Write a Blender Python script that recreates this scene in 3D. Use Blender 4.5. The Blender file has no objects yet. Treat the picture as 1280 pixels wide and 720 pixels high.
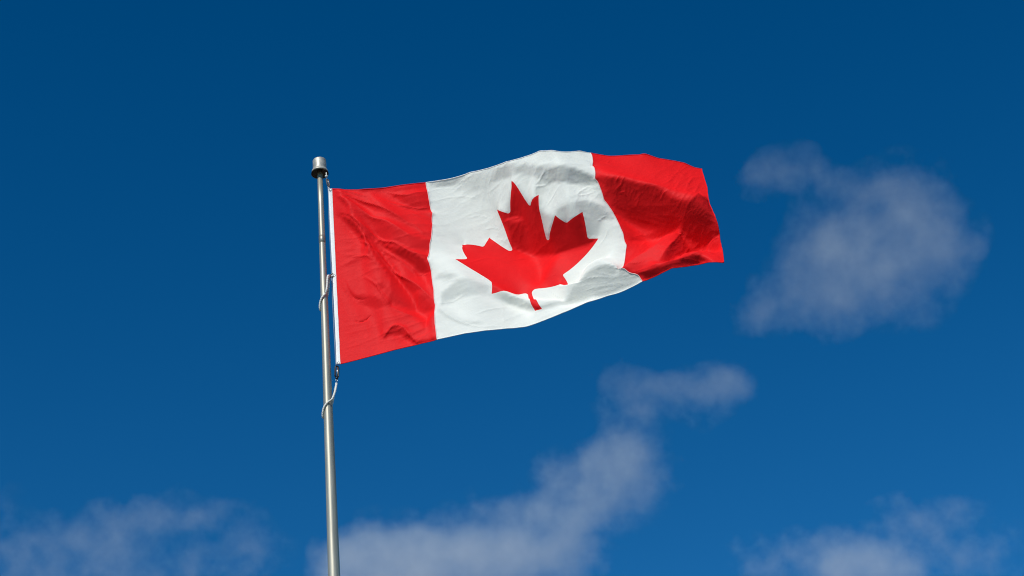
import bpy, math
from mathutils import Vector, Matrix, noise
from mathutils.geometry import delaunay_2d_cdt
R = math.radians
sc = bpy.context.scene
col = sc.collection

# ------------------------------------------------------------------ camera
cam_data = bpy.data.cameras.new('camera')
cam = bpy.data.objects.new('camera', cam_data); col.objects.link(cam)
cam_data.lens = 75; cam_data.sensor_width = 36
cam_data.clip_start = 0.1; cam_data.clip_end = 60000
right = Vector((0.995709, 0.050403, -0.077614)); up = Vector((0.092544, -0.542302, 0.835071)); fwd = Vector((0.000000, 0.838671, 0.544639))
m = Matrix((right, up, -fwd)).transposed().to_4x4(); m.translation = Vector((0, 0, 1.6))
cam.matrix_world = m
sc.camera = cam

# ------------------------------------------------------------------ world, sun, exposure
SUN_AZ, SUN_EL = 25.0, 45.0             # behind the camera to the left
w = bpy.data.worlds.new('World'); sc.world = w; w.use_nodes = True
nt = w.node_tree; bg = nt.nodes['Background']
sky = nt.nodes.new('ShaderNodeTexSky'); sky.sky_type = 'NISHITA'
sky.sun_disc = False
sky.sun_elevation = R(SUN_EL); sky.sun_rotation = R(180 + SUN_AZ)
sky.altitude = 0; sky.air_density = 1.0; sky.dust_density = 0.0; sky.ozone_density = 1.5
hs = nt.nodes.new('ShaderNodeHueSaturation')
hs.inputs['Saturation'].default_value = 1.2; hs.inputs['Hue'].default_value = 0.4925
gm = nt.nodes.new('ShaderNodeGamma'); gm.inputs['Gamma'].default_value = 1.58      # the deep, contrasty blue of a polarised sky
nt.links.new(sky.outputs[0], gm.inputs['Color']); nt.links.new(gm.outputs[0], hs.inputs['Color'])
nt.links.new(hs.outputs[0], bg.inputs['Color'])
bg.inputs['Strength'].default_value = 0.05
hs.inputs['Value'].default_value = 0.88
sl = bpy.data.lights.new('sun', 'SUN'); sl.energy = 3.65; sl.angle = R(0.53); sl.color = (1.0, 0.975, 0.915)
so = bpy.data.objects.new('sun', sl); col.objects.link(so)
sdir = Vector((-math.sin(R(SUN_AZ))*math.cos(R(SUN_EL)), -math.cos(R(SUN_AZ))*math.cos(R(SUN_EL)), math.sin(R(SUN_EL))))
so.rotation_euler = sdir.to_track_quat('Z', 'Y').to_euler(); so.location = (0, 0, 40)
sc.view_settings.view_transform = 'Standard'; sc.view_settings.look = 'None'
sc.view_settings.exposure = 0; sc.view_settings.gamma = 1
sc.render.engine = 'CYCLES'
sc.cycles.use_denoising = True; sc.cycles.filter_width = 1.1
sc.cycles.max_bounces = 8; sc.cycles.volume_bounces = 1; sc.cycles.transparent_max_bounces = 16
sc.cycles.volume_step_rate = 1.0; sc.cycles.volume_max_steps = 256

# ------------------------------------------------------------------ helpers
def tag(o, label=None, cat=None, group=None, kind=None):
    for k, v in (('label', label), ('category', cat), ('group', group), ('kind', kind)):
        if v: o[k] = v
    return o
def empty(name, loc):
    o = bpy.data.objects.new(name, None); o.location = loc; col.objects.link(o)
    o.empty_display_size = 0.1
    return o
def link(name, me, mat=None, parent=None, smooth=True):
    o = bpy.data.objects.new(name, me); col.objects.link(o)
    if mat: me.materials.append(mat)
    if smooth:
        for p in me.polygons: p.use_smooth = True
    if parent: o.parent = parent
    return o
def from_pydata(name, v, f):
    me = bpy.data.meshes.new(name); me.from_pydata([tuple(x) for x in v], [], f); me.update()
    return me
def lathe(prof, n=48, c=(0, 0, 0), cap=True):
    """profile of (r, z) turned round a vertical axis"""
    v, f = [], []
    for r, z in prof:
        for k in range(n):
            a = 2*math.pi*k/n
            v.append((c[0]+r*math.cos(a), c[1]+r*math.sin(a), c[2]+z))
    for i in range(len(prof)-1):
        for k in range(n):
            k2 = (k+1) % n
            f.append((i*n+k, i*n+k2, (i+1)*n+k2, (i+1)*n+k))
    if cap:
        f.append(tuple(range(n-1, -1, -1))); f.append(tuple((len(prof)-1)*n+k for k in range(n)))
    return v, f
def catmull(pts, sub=8):
    P = [Vector(p) for p in pts]; out = []
    P = [2*P[0]-P[1]] + P + [2*P[-1]-P[-2]]
    for i in range(1, len(P)-2):
        for s in range(sub):
            t = s/sub
            out.append(0.5*(2*P[i]+(P[i+1]-P[i-1])*t+(2*P[i-1]-5*P[i]+4*P[i+1]-P[i+2])*t*t+(3*(P[i]-P[i+1])+P[i+2]-P[i-1])*t**3))
    out.append(P[-2]); return out
def tube(path, r, n=10, closed=False, twist=0.0):
    """round bar along a path; twist > 0 gives three laid rope strands"""
    P = [Vector(p) for p in path]; N = len(P); v, f = [], []
    nrm = None; s = 0.0
    for i in range(N):
        a = P[(i-1) % N] if (closed or i > 0) else P[i]; b = P[(i+1) % N] if (closed or i < N-1) else P[i]
        t = (b-a).normalized()
        if nrm is None: nrm = t.orthogonal().normalized()
        else: nrm = (nrm - t*nrm.dot(t)).normalized()
        bn = t.cross(nrm)
        if i: s += (P[i]-P[i-1]).length
        for k in range(n):
            th = 2*math.pi*k/n
            rr = r*(1+0.16*math.cos(3*(th - twist*s))) if twist else r
            v.append(P[i] + rr*(math.cos(th)*nrm+math.sin(th)*bn))
    for i in range(N if closed else N-1):
        for k in range(n):
            f.append((i*n+k, i*n+(k+1) % n, ((i+1) % N)*n+(k+1) % n, ((i+1) % N)*n+k))
    if not closed:
        f.append(tuple(range(n-1, -1, -1))); f.append(tuple((N-1)*n+k for k in range(n)))
    return v, f
def merge(*vf):
    v, f = [], []
    for a, b in vf:
        o = len(v); v += list(a); f += [tuple(i+o for i in q) for q in b]
    return v, f
def sphere(c, r, n=16, sc3=(1, 1, 1)):
    prof = [(max(1e-4, r*math.sin(math.pi*i/n)), -r*math.cos(math.pi*i/n)) for i in range(n+1)]
    v, f = lathe(prof, n*2, cap=False)
    return [(c[0]+x*sc3[0], c[1]+y*sc3[1], c[2]+z*sc3[2]) for x, y, z in v], f

# ------------------------------------------------------------------ materials
def new_mat(name):
    mt = bpy.data.materials.new(name); mt.use_nodes = True
    return mt, mt.node_tree, mt.node_tree.nodes, mt.node_tree.links, mt.node_tree.nodes['Principled BSDF']
def nodes_noise(N, L, vec, scale, detail=4, rough=0.55):
    n = N.new('ShaderNodeTexNoise'); n.inputs['Scale'].default_value = scale; n.inputs['Detail'].default_value = detail
    n.inputs['Roughness'].default_value = rough; L.new(vec, n.inputs['Vector']); return n
def ramp(N, L, fac, stops):
    r = N.new('ShaderNodeValToRGB'); e = r.color_ramp.elements
    while len(e) < len(stops): e.new(0.5)
    for el, (p, c) in zip(e, stops): el.position = p; el.color = (*c, 1)
    L.new(fac, r.inputs[0]); return r
def metal(name, base, rough, metallic=0.9, scale=(60, 60, 2.5), var=0.12):
    """brushed metal: fine streaks round the bar, faint weather stains"""
    mt, t, N, L, b = new_mat(name)
    tc = N.new('ShaderNodeTexCoord'); mp = N.new('ShaderNodeMapping'); mp.inputs['Scale'].default_value = scale
    L.new(tc.outputs['Object'], mp.inputs[0])
    n1 = nodes_noise(N, L, mp.outputs[0], 1.0, 6, 0.65)
    c0 = tuple(x*(1-var*1.6) for x in base); c1 = tuple(min(1, x*(1+var)) for x in base)
    rp = ramp(N, L, n1.outputs[0], [(0.3, c0), (0.7, c1)])
    L.new(rp.outputs[0], b.inputs['Base Color'])
    mr = N.new('ShaderNodeMapRange'); mr.inputs['To Min'].default_value = rough*0.8; mr.inputs['To Max'].default_value = rough*1.3
    L.new(n1.outputs[0], mr.inputs[0]); L.new(mr.outputs[0], b.inputs['Roughness'])
    b.inputs['Metallic'].default_value = metallic
    return mt
M_pole = metal('brushed_aluminium', (0.42, 0.385, 0.295), 0.43, 0.55, (70, 70, 2.0), 0.2)
M_truck = metal('cast_aluminium', (0.47, 0.435, 0.36), 0.48, 0.45, (25, 25, 25), 0.25)
M_band = metal('dull_grey_metal', (0.26, 0.24, 0.19), 0.42, 0.7, (40, 40, 40))
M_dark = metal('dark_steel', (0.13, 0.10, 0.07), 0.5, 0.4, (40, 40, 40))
M_black = metal('black_steel', (0.012, 0.012, 0.013), 0.35, 0.3, (40, 40, 40))
M_steel = metal('bright_steel', (0.62, 0.62, 0.60), 0.3, 1.0, (40, 40, 40))
def rope_mat(name, c):
    mt, t, N, L, b = new_mat(name)
    tc = N.new('ShaderNodeTexCoord')
    n = nodes_noise(N, L, tc.outputs['Object'], 220, 3)
    rp = ramp(N, L, n.outputs[0], [(0.3, tuple(x*0.8 for x in c)), (0.65, c)])
    L.new(rp.outputs[0], b.inputs['Base Color']); b.inputs['Roughness'].default_value = 0.75
    return mt
M_rope = rope_mat('white_rope', (0.80, 0.77, 0.68))
M_cable = rope_mat('grey_halyard', (0.20, 0.26, 0.36))
def cloth(name, base, trans, var=0.05):
    """thin nylon: diffuse front, some light coming through, a soft sheen, fine weave and crinkle bump"""
    mt, t, N, L, b = new_mat(name)
    N.remove(b); out = N['Material Output']
    tc = N.new('ShaderNodeTexCoord')
    n1 = nodes_noise(N, L, tc.outputs['Object'], 5.0, 5, 0.6)
    c0 = tuple(x*(1-var) for x in base)
    rp = ramp(N, L, n1.outputs[0], [(0.35, c0), (0.65, base)])
    n2 = nodes_noise(N, L, tc.outputs['Object'], 28.0, 6, 0.6)
    bp = N.new('ShaderNodeBump'); bp.inputs['Strength'].default_value = 0.35; bp.inputs['Distance'].default_value = 0.006
    L.new(n2.outputs[0], bp.inputs['Height'])
    d = N.new('ShaderNodeBsdfDiffuse'); tr = N.new('ShaderNodeBsdfTranslucent'); g = N.new('ShaderNodeBsdfGlossy')
    L.new(rp.outputs[0], d.inputs['Color']); L.new(bp.outputs[0], d.inputs['Normal'])
    L.new(rp.outputs[0], tr.inputs['Color']); L.new(bp.outputs[0], tr.inputs['Normal'])
    g.inputs['Roughness'].default_value = 0.55; L.new(bp.outputs[0], g.inputs['Normal'])
    m1 = N.new('ShaderNodeMixShader'); m1.inputs[0].default_value = trans
    L.new(d.outputs[0], m1.inputs[1]); L.new(tr.outputs[0], m1.inputs[2])
    m2 = N.new('ShaderNodeMixShader'); m2.inputs[0].default_value = 0.008
    L.new(m1.outputs[0], m2.inputs[1]); L.new(g.outputs[0], m2.inputs[2])
    L.new(m2.outputs[0], out.inputs['Surface'])
    return mt
M_red = cloth('red_nylon', (0.83, 0.012, 0.014), 0.04, 0.08)
M_white = cloth('white_nylon', (0.81, 0.79, 0.70), 0.05, 0.04)
M_thread = cloth('pale_thread', (0.80, 0.62, 0.58), 0.0, 0.03)
M_tape = cloth('white_canvas', (0.93, 0.91, 0.86), 0.0, 0.02)

# ------------------------------------------------------------------ ground (below the frame)
mt, t, N, L, b = new_mat('paving_ground')
tc = N.new('ShaderNodeTexCoord')
n = nodes_noise(N, L, tc.outputs['Object'], 0.6, 8, 0.6)
rp = ramp(N, L, n.outputs[0], [(0.3, (0.045, 0.044, 0.04)), (0.7, (0.08, 0.077, 0.07))])
L.new(rp.outputs[0], b.inputs['Base Color']); b.inputs['Roughness'].default_value = 0.9
v, f = [(0, 0, 0)], []
rings = [6, 14, 30, 80, 250, 1000, 5000, 25000]
for r in rings:
    for k in range(64): v.append((r*math.cos(2*math.pi*k/64), r*math.sin(2*math.pi*k/64), 0))
for k in range(64): f.append((0, 1+k, 1+(k+1) % 64))
for i in range(len(rings)-1):
    for k in range(64):
        a = 1+i*64; f.append((a+k, a+64+k, a+64+(k+1) % 64, a+(k+1) % 64))
g = link('ground', from_pydata('ground', v, f), mt); tag(g, kind='structure')

# ------------------------------------------------------------------ flagpole
PX, PY = -1.3467, 12.8                  # where the pole stands
TOP = 11.08                             # underside of the truck
def pole_r(z): return 0.0195 + (TOP - z)*0.0063 if z > 7.0 else 0.0452 + (7.0-z)*0.0012
pole = empty('flagpole', (PX, PY, 0))
tag(pole, 'tapered brushed metal flagpole with a drum-shaped cap', 'flagpole')
prof = [(pole_r(z), z) for z in [0.02, 1, 2, 3, 4, 5, 6, 7, 7.5, 8, 8.5, 9, 9.5, 10, 10.5, 10.8, TOP+0.03]]
link('shaft', from_pydata('shaft', *lathe(prof, 64)), M_pole, pole)
# base collar and its concrete footing stand on the ground below the frame
link('base_collar', from_pydata('base_collar', *lathe([(0.11, 0.06), (0.11, 0.075), (0.075, 0.10), (0.062, 0.16), (0.056, 0.165)], 48)), M_truck, pole)
link('footing', from_pydata('footing', *lathe([(0.35, -0.2), (0.35, 0.05), (0.335, 0.06)], 48)), mt, pole)
# truck: a drum with a flared, hollow underside
tr = link('truck_cap', from_pydata('truck_cap', *lathe([(0.030, 0.034), (0.058, 0.030), (0.0655, 0.0), (0.0640, 0.004), (0.058, 0.026), (0.0525, 0.036), (0.0505, 0.050), (0.0500, 0.118), (0.0470, 0.1245), (0.040, 0.127), (0.0, 0.128)], 64, (0, 0, TOP), cap=False)), M_truck, pole)
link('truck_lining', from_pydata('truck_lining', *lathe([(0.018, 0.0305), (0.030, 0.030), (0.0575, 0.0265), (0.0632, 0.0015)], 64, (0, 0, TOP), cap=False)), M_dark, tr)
# dark grey band round the shaft, slightly wider than it
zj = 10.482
link('dark_band', from_pydata('dark_band', *lathe([(pole_r(zj)-0.001, -0.033), (pole_r(zj)+0.0022, -0.030), (pole_r(zj)+0.0022, 0.030), (pole_r(zj)-0.001, 0.033)], 48, (0, 0, zj), cap=False)), M_band, pole)

# ------------------------------------------------------------------ flag
GU, GV = 121, 61
CREASE_GAIN = 1.0
AX, AY, AZ = -1.253100, 12.803200, 9.413700
# the cloth as a grid of points: per row and axis, steps along the fly in fifths of a millimetre
STEPS = [
[[-39,123,117,114,112,118,118,117,117,116,119,117,117,116,116,117,116,118,119,118,117,116,117,117,116,115,113,114,114,115,120,114,114,114,113,114,115,115,113,112,113,114,112,112,109,112,122,118,115,114,113,108,101,113,107,107,108,109,95,99,105,111,118,128,116,100,107,109,113,95,82,85,84,81,80,79,82,82,85,84,79,83,84,86,88,91,84,76,82,87,90,125,129,133,137,140,136,137,138,138,138,138,138,138,139,135,127,127,127,135,136,135,135,135,134,133,125,122,121,132,135],
 [-153,-32,-27,15,23,6,-1,-4,-8,-19,-24,-18,0,14,12,7,4,-8,-22,-28,-29,-24,-13,1,14,19,22,33,35,36,25,1,6,13,9,8,5,0,-8,-15,-19,-19,-25,-28,-38,-42,-28,-40,-48,-54,-61,-72,-85,-85,-89,-92,-92,-91,-80,-79,-70,-58,-52,-54,-55,-55,-58,-64,-74,-59,-44,-45,-45,-49,-40,-14,3,12,13,12,16,14,14,16,13,5,15,32,28,30,34,44,39,35,32,30,14,9,7,8,8,9,13,16,-5,35,62,59,57,41,39,38,39,39,40,43,60,62,57,39,31],
 [7497,-42,-36,-22,-15,-10,-14,-15,-17,-20,-18,-16,-5,3,3,2,0,-4,-6,-11,-11,-9,-1,7,11,17,24,25,26,26,23,6,11,15,16,14,12,12,9,9,10,12,12,12,12,4,-14,-12,-15,-18,-22,-27,-30,-33,-33,-32,-29,-30,-49,-39,-29,-19,-10,-4,-7,-11,-6,-5,-4,-31,-46,-37,-37,-36,-42,-40,-25,-16,-9,-5,1,6,8,9,6,7,-4,-11,-7,-6,-1,-16,-16,-16,-17,-19,-6,-1,-1,1,2,1,1,-2,19,-9,-31,-28,-28,-16,-15,-16,-16,-18,-17,-19,-40,-42,-40,-24,-17]],
[[-40,116,113,121,115,114,117,117,117,118,120,117,118,116,117,117,118,119,118,117,117,117,119,119,119,118,116,115,112,114,114,115,114,117,116,115,116,117,116,115,115,115,114,110,107,110,115,115,114,112,111,107,100,103,106,107,104,95,87,90,103,115,120,118,115,111,109,105,100,92,90,89,86,82,78,80,85,88,87,86,85,86,87,88,88,89,88,88,90,95,101,111,123,130,133,137,137,138,138,138,138,138,138,139,136,133,131,130,131,132,134,134,134,134,133,130,128,126,126,128,130],
 [-127,-44,-51,-20,34,27,6,-4,-4,-3,-7,-22,-9,12,12,13,3,-9,-23,-27,-32,-29,-16,-2,8,17,23,31,40,35,29,16,29,15,12,12,8,1,-7,-13,-19,-22,-27,-40,-47,-42,-36,-39,-46,-52,-60,-70,-82,-87,-85,-84,-86,-90,-91,-90,-77,-60,-52,-53,-53,-54,-59,-65,-63,-54,-47,-45,-45,-48,-46,-34,-16,2,11,13,14,17,18,17,15,11,12,19,24,25,30,41,36,34,31,27,21,14,10,9,9,11,12,15,13,26,42,49,51,47,42,41,39,41,41,43,49,53,51,45,39],
 [7371,-32,-31,-22,-21,-18,-14,-14,-15,-15,-13,-12,-7,-2,0,0,0,-3,-5,-8,-10,-7,-1,6,10,17,20,23,22,22,18,14,17,15,14,15,13,11,10,9,8,9,8,4,1,-1,-6,-10,-14,-17,-20,-25,-29,-31,-32,-31,-32,-37,-42,-39,-30,-21,-13,-10,-9,-8,-8,-9,-16,-25,-32,-34,-34,-35,-38,-35,-27,-18,-11,-5,1,5,8,8,6,3,-3,-5,-6,-6,-4,-11,-13,-14,-15,-13,-8,-4,-2,0,1,1,0,1,1,-8,-17,-22,-22,-20,-17,-17,-17,-19,-19,-24,-30,-34,-33,-28,-24]],
[[-41,115,113,115,117,113,116,117,118,119,119,119,118,119,117,117,118,120,118,118,118,118,119,121,120,119,118,116,114,114,115,115,114,115,116,118,117,119,118,118,117,114,113,111,108,110,113,113,112,110,107,104,103,108,107,103,99,91,83,81,89,105,112,116,115,113,105,101,97,94,92,91,88,84,80,80,86,91,91,90,90,90,90,90,90,90,91,93,95,99,105,110,120,127,132,134,137,138,137,139,138,138,137,137,136,133,133,133,131,132,133,133,134,132,132,131,129,128,128,127,128],
 [-111,-44,-50,-49,20,32,15,3,-6,-3,-6,-20,-23,5,23,18,8,3,-17,-26,-28,-27,-19,-4,6,13,18,27,35,34,31,26,38,31,23,17,12,4,-5,-11,-21,-30,-36,-40,-44,-41,-38,-40,-46,-54,-60,-70,-76,-73,-76,-83,-85,-88,-93,-94,-87,-71,-63,-59,-54,-57,-64,-64,-57,-52,-47,-45,-44,-48,-50,-46,-33,-10,5,13,16,17,19,17,16,14,13,16,20,21,23,36,34,32,31,28,23,18,13,11,10,11,13,15,19,23,33,41,45,45,44,42,41,40,41,43,44,47,47,46,44],
 [7247,-27,-28,-23,-22,-21,-17,-14,-13,-13,-11,-9,-5,-4,-4,-2,-1,-2,-3,-6,-6,-5,-1,5,9,14,18,19,20,19,17,17,16,17,16,14,14,12,10,9,6,4,2,0,-2,-4,-5,-8,-13,-16,-19,-24,-26,-26,-27,-32,-34,-38,-41,-40,-36,-26,-18,-11,-8,-7,-11,-14,-19,-22,-26,-30,-31,-33,-34,-33,-27,-19,-13,-5,1,6,8,7,6,2,-1,-4,-5,-6,-6,-10,-10,-11,-12,-10,-9,-5,-2,-1,0,0,-1,-1,-4,-8,-12,-17,-18,-19,-18,-18,-18,-19,-21,-23,-27,-29,-30,-28,-27]],
[[-41,116,113,104,120,109,114,120,119,120,121,120,118,120,119,116,118,120,120,120,116,117,121,123,124,122,121,119,116,113,114,116,116,115,117,116,118,118,118,118,117,116,114,112,111,111,111,112,111,109,106,104,108,110,104,99,95,88,78,70,77,100,114,117,114,102,93,94,98,96,93,92,90,86,82,80,85,93,96,95,96,94,94,93,92,93,93,94,96,99,106,113,121,128,131,133,135,137,137,138,137,138,137,136,136,134,134,133,133,132,133,132,133,132,131,131,130,129,129,128,127],
 [-100,-38,-52,-68,-8,46,33,9,-15,-7,-7,-18,-31,-15,20,27,17,10,2,-18,-39,-36,-26,-8,3,9,14,24,36,42,41,34,32,32,27,21,16,10,4,-9,-18,-21,-30,-38,-40,-39,-38,-40,-46,-53,-60,-67,-65,-66,-75,-81,-85,-88,-93,-96,-87,-69,-62,-62,-63,-72,-80,-71,-56,-51,-48,-44,-43,-48,-52,-55,-47,-26,-3,11,17,20,20,19,17,14,13,15,20,19,16,28,29,31,30,28,25,20,16,14,12,12,14,16,19,23,29,35,39,43,42,42,41,40,41,42,42,44,45,45,45],
 [7123,-22,-25,-25,-18,-27,-20,-14,-12,-11,-9,-8,-4,-1,-6,-7,-3,-1,-2,-3,-6,-4,0,4,10,13,16,18,18,17,16,16,16,14,14,13,12,11,10,7,5,4,2,-2,-3,-5,-5,-8,-11,-15,-19,-21,-21,-21,-27,-32,-36,-39,-42,-43,-36,-27,-15,-10,-9,-14,-17,-18,-19,-22,-24,-25,-28,-30,-32,-31,-27,-20,-12,-5,2,6,8,7,5,2,0,-3,-5,-7,-9,-9,-7,-8,-9,-9,-7,-6,-4,-2,-1,-1,-1,-4,-5,-7,-11,-13,-16,-17,-17,-18,-18,-19,-21,-23,-25,-26,-28,-28,-27]],
[[-42,117,119,106,102,121,103,116,124,121,121,121,119,118,123,117,117,119,121,123,123,115,117,124,127,126,125,123,118,114,110,115,117,117,116,117,117,118,118,118,118,117,115,114,112,112,112,112,110,109,106,107,108,103,102,100,96,86,73,54,52,105,124,122,115,104,90,85,84,86,92,93,91,87,83,80,83,94,103,104,101,99,98,96,96,95,95,95,94,93,99,122,130,129,131,131,134,135,136,137,137,137,136,136,135,135,134,134,133,133,133,132,132,132,131,131,130,130,129,129,128],
 [-88,-39,-38,-66,-79,23,64,47,7,-19,-23,-20,-31,-37,0,31,31,20,11,5,-15,-48,-50,-23,-1,4,10,19,34,47,56,43,32,30,29,23,19,13,8,1,-5,-16,-26,-34,-37,-37,-37,-41,-46,-51,-58,-60,-62,-70,-73,-76,-81,-87,-93,-96,-87,-67,-62,-64,-63,-71,-79,-78,-73,-66,-53,-44,-42,-48,-55,-61,-59,-45,-16,8,18,23,22,21,19,16,12,12,18,24,15,16,20,26,29,29,26,22,20,16,15,14,15,16,19,23,26,31,35,39,40,40,41,40,40,41,41,42,43,44,45],
 [7000,-20,-20,-22,-16,-20,-33,-19,-10,-10,-8,-6,-4,0,-2,-9,-9,-3,-2,0,0,-5,-3,4,10,12,16,17,17,17,14,13,13,12,11,11,10,10,8,7,6,4,1,-2,-4,-5,-5,-8,-11,-14,-17,-17,-19,-23,-26,-29,-34,-40,-45,-50,-41,-22,-5,-6,-9,-14,-20,-24,-25,-25,-23,-22,-25,-27,-30,-29,-27,-20,-12,-3,3,6,8,6,5,3,-1,-2,-6,-10,-14,-4,-1,-5,-8,-9,-8,-6,-5,-3,-2,-3,-2,-4,-6,-7,-9,-11,-13,-15,-17,-17,-18,-19,-21,-21,-24,-25,-26,-27,-27]],
[[-42,118,119,117,95,114,118,106,113,126,123,119,118,117,122,122,117,118,121,123,125,124,117,121,127,127,126,123,119,114,110,118,120,118,117,117,116,118,117,118,118,118,116,115,114,114,113,112,110,106,103,104,102,99,97,95,92,84,70,43,15,137,136,130,122,106,90,83,84,87,88,89,85,82,80,78,82,93,107,112,108,103,100,99,97,97,97,96,94,87,73,148,137,131,129,131,132,134,135,136,136,136,136,136,135,135,134,134,134,133,133,132,132,132,131,131,130,131,129,129,129],
 [-77,-38,-40,-49,-84,-56,48,65,55,14,-24,-36,-41,-44,-29,16,37,34,23,13,4,-21,-47,-37,-17,-2,8,20,35,45,58,41,27,29,28,26,21,17,11,5,0,-10,-19,-27,-31,-34,-35,-40,-46,-56,-60,-62,-65,-70,-73,-74,-78,-83,-88,-93,-80,-93,-61,-47,-46,-67,-79,-78,-70,-61,-53,-50,-53,-57,-63,-67,-69,-61,-36,-6,19,23,23,23,21,17,13,9,9,20,36,-1,8,21,27,28,27,24,22,19,17,16,17,17,20,22,25,28,32,36,37,38,39,39,39,40,40,41,42,43,44],
 [6877,-18,-18,-18,-21,-10,-23,-30,-19,-6,-7,-7,-4,-2,2,-5,-12,-8,-3,0,2,2,-3,1,6,11,13,16,18,17,14,11,9,10,9,8,9,8,7,6,5,3,1,-2,-3,-5,-6,-8,-10,-15,-16,-18,-19,-23,-25,-29,-33,-38,-45,-56,-70,9,3,-1,-5,-14,-21,-25,-25,-23,-23,-24,-26,-28,-28,-29,-28,-23,-12,0,7,7,7,7,4,2,0,-3,-6,-13,-24,10,2,-4,-8,-9,-8,-7,-6,-4,-4,-3,-3,-5,-5,-7,-8,-10,-12,-13,-15,-16,-17,-19,-19,-21,-23,-23,-25,-26,-27]],
[[-42,119,118,118,111,93,126,116,107,115,126,124,117,113,116,125,122,118,119,122,125,125,124,122,124,127,125,124,120,114,111,121,123,119,118,117,117,117,117,118,118,117,117,115,115,114,114,112,110,106,102,101,97,94,92,90,88,80,67,47,43,112,133,128,120,109,98,87,85,89,88,88,88,86,83,79,80,86,99,109,109,107,104,101,99,97,98,98,97,96,100,119,129,129,129,130,131,133,134,135,135,136,136,135,135,135,134,134,134,133,133,132,132,132,132,131,131,130,130,130,129],
 [-67,-35,-43,-44,-63,-92,-11,55,66,53,17,-29,-49,-57,-51,-14,27,42,36,24,12,3,-26,-34,-19,-5,3,14,29,39,49,43,24,27,27,27,23,19,15,8,3,-6,-15,-22,-28,-31,-33,-38,-45,-53,-60,-63,-68,-71,-73,-73,-76,-81,-88,-99,-108,-83,-49,-40,-43,-55,-65,-71,-63,-53,-51,-51,-53,-57,-64,-70,-72,-67,-48,-21,-2,6,14,16,22,16,13,9,4,6,15,11,7,16,24,28,28,26,25,22,19,19,18,18,20,22,24,27,30,33,35,36,37,37,38,39,39,40,41,41,43],
 [6755,-17,-17,-17,-17,-20,-9,-21,-24,-18,-4,-4,-5,-5,-1,1,-7,-11,-7,-1,1,3,3,1,5,9,10,13,17,17,19,4,6,7,7,6,7,6,6,5,3,3,0,-1,-4,-5,-6,-9,-10,-14,-16,-18,-20,-22,-25,-28,-31,-36,-42,-49,-49,-10,-3,-4,-7,-12,-17,-21,-22,-22,-22,-23,-23,-24,-25,-28,-28,-26,-15,-4,4,7,8,8,4,1,-2,-3,-6,-9,-8,-1,0,-6,-8,-10,-9,-8,-6,-5,-5,-4,-4,-4,-6,-6,-8,-9,-10,-12,-14,-14,-17,-17,-19,-19,-22,-22,-24,-25,-27]],
[[-42,119,117,115,117,100,111,124,115,112,117,127,122,114,112,118,126,122,118,120,123,125,127,125,124,125,126,125,122,115,112,123,123,121,119,117,117,117,117,117,118,117,117,116,116,114,114,113,111,106,102,97,92,88,88,87,85,77,67,64,63,92,117,125,117,108,91,83,96,100,93,90,92,90,86,81,78,80,93,105,107,107,104,103,101,101,100,100,100,102,106,113,121,127,129,129,131,132,134,134,135,135,135,135,135,134,134,134,134,133,133,133,132,132,131,132,131,131,130,131,129],
 [-60,-29,-43,-49,-51,-75,-64,27,52,57,46,11,-36,-58,-60,-48,-2,34,43,37,24,12,2,-16,-20,-6,0,6,22,38,36,40,24,25,26,27,25,21,17,12,5,-2,-10,-19,-24,-28,-31,-36,-42,-51,-58,-65,-70,-74,-73,-73,-75,-81,-90,-96,-101,-90,-59,-34,-39,-52,-67,-72,-44,-30,-44,-50,-51,-57,-65,-71,-75,-72,-56,-28,-5,7,12,6,-1,-5,6,8,4,-1,-4,1,0,13,23,29,30,29,27,25,22,21,20,20,21,22,24,26,28,31,33,34,35,36,36,38,37,39,39,41,42],
 [6634,-17,-17,-17,-17,-19,-13,-13,-16,-17,-14,-4,-1,-5,-5,-2,1,-7,-10,-5,0,3,5,4,3,7,9,10,14,18,22,-1,3,4,5,4,5,5,4,4,3,1,1,-2,-4,-5,-7,-9,-11,-13,-16,-19,-20,-23,-24,-26,-28,-33,-38,-40,-39,-23,-10,-8,-9,-13,-17,-20,-17,-14,-19,-21,-19,-20,-22,-25,-28,-26,-19,-5,4,8,8,4,0,-2,-1,-4,-6,-6,-5,-2,0,-5,-9,-11,-10,-9,-7,-7,-5,-4,-5,-5,-5,-6,-7,-9,-9,-11,-12,-14,-15,-16,-17,-19,-20,-21,-23,-24,-26]],
[[-43,119,116,112,114,110,103,123,119,118,116,120,127,120,113,113,121,127,121,118,121,125,125,126,126,126,126,126,125,120,113,122,124,121,119,118,117,116,117,117,118,117,117,116,116,115,115,114,112,107,102,94,87,82,83,85,83,77,70,81,81,76,96,118,116,105,86,77,99,103,100,101,98,96,90,83,77,75,87,101,106,106,103,104,104,102,100,102,102,103,104,111,120,129,130,130,130,132,132,134,134,134,135,135,134,134,134,134,133,134,132,133,132,132,132,132,131,132,130,131,130],
 [-50,-24,-43,-54,-52,-60,-74,3,34,39,45,34,-3,-42,-57,-56,-38,6,38,43,35,23,14,6,1,-7,-1,1,11,33,47,20,19,23,26,26,25,24,19,15,9,1,-6,-15,-20,-26,-28,-33,-39,-48,-57,-67,-74,-77,-75,-72,-74,-82,-89,-85,-87,-93,-74,-42,-35,-51,-73,-76,-32,-19,-26,-36,-47,-57,-65,-72,-77,-76,-62,-35,-7,9,14,10,0,-14,-22,-15,-2,-4,-15,-18,-18,1,21,30,33,32,31,29,26,24,22,22,22,23,24,25,28,30,31,32,34,34,35,35,37,37,38,39,41],
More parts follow.
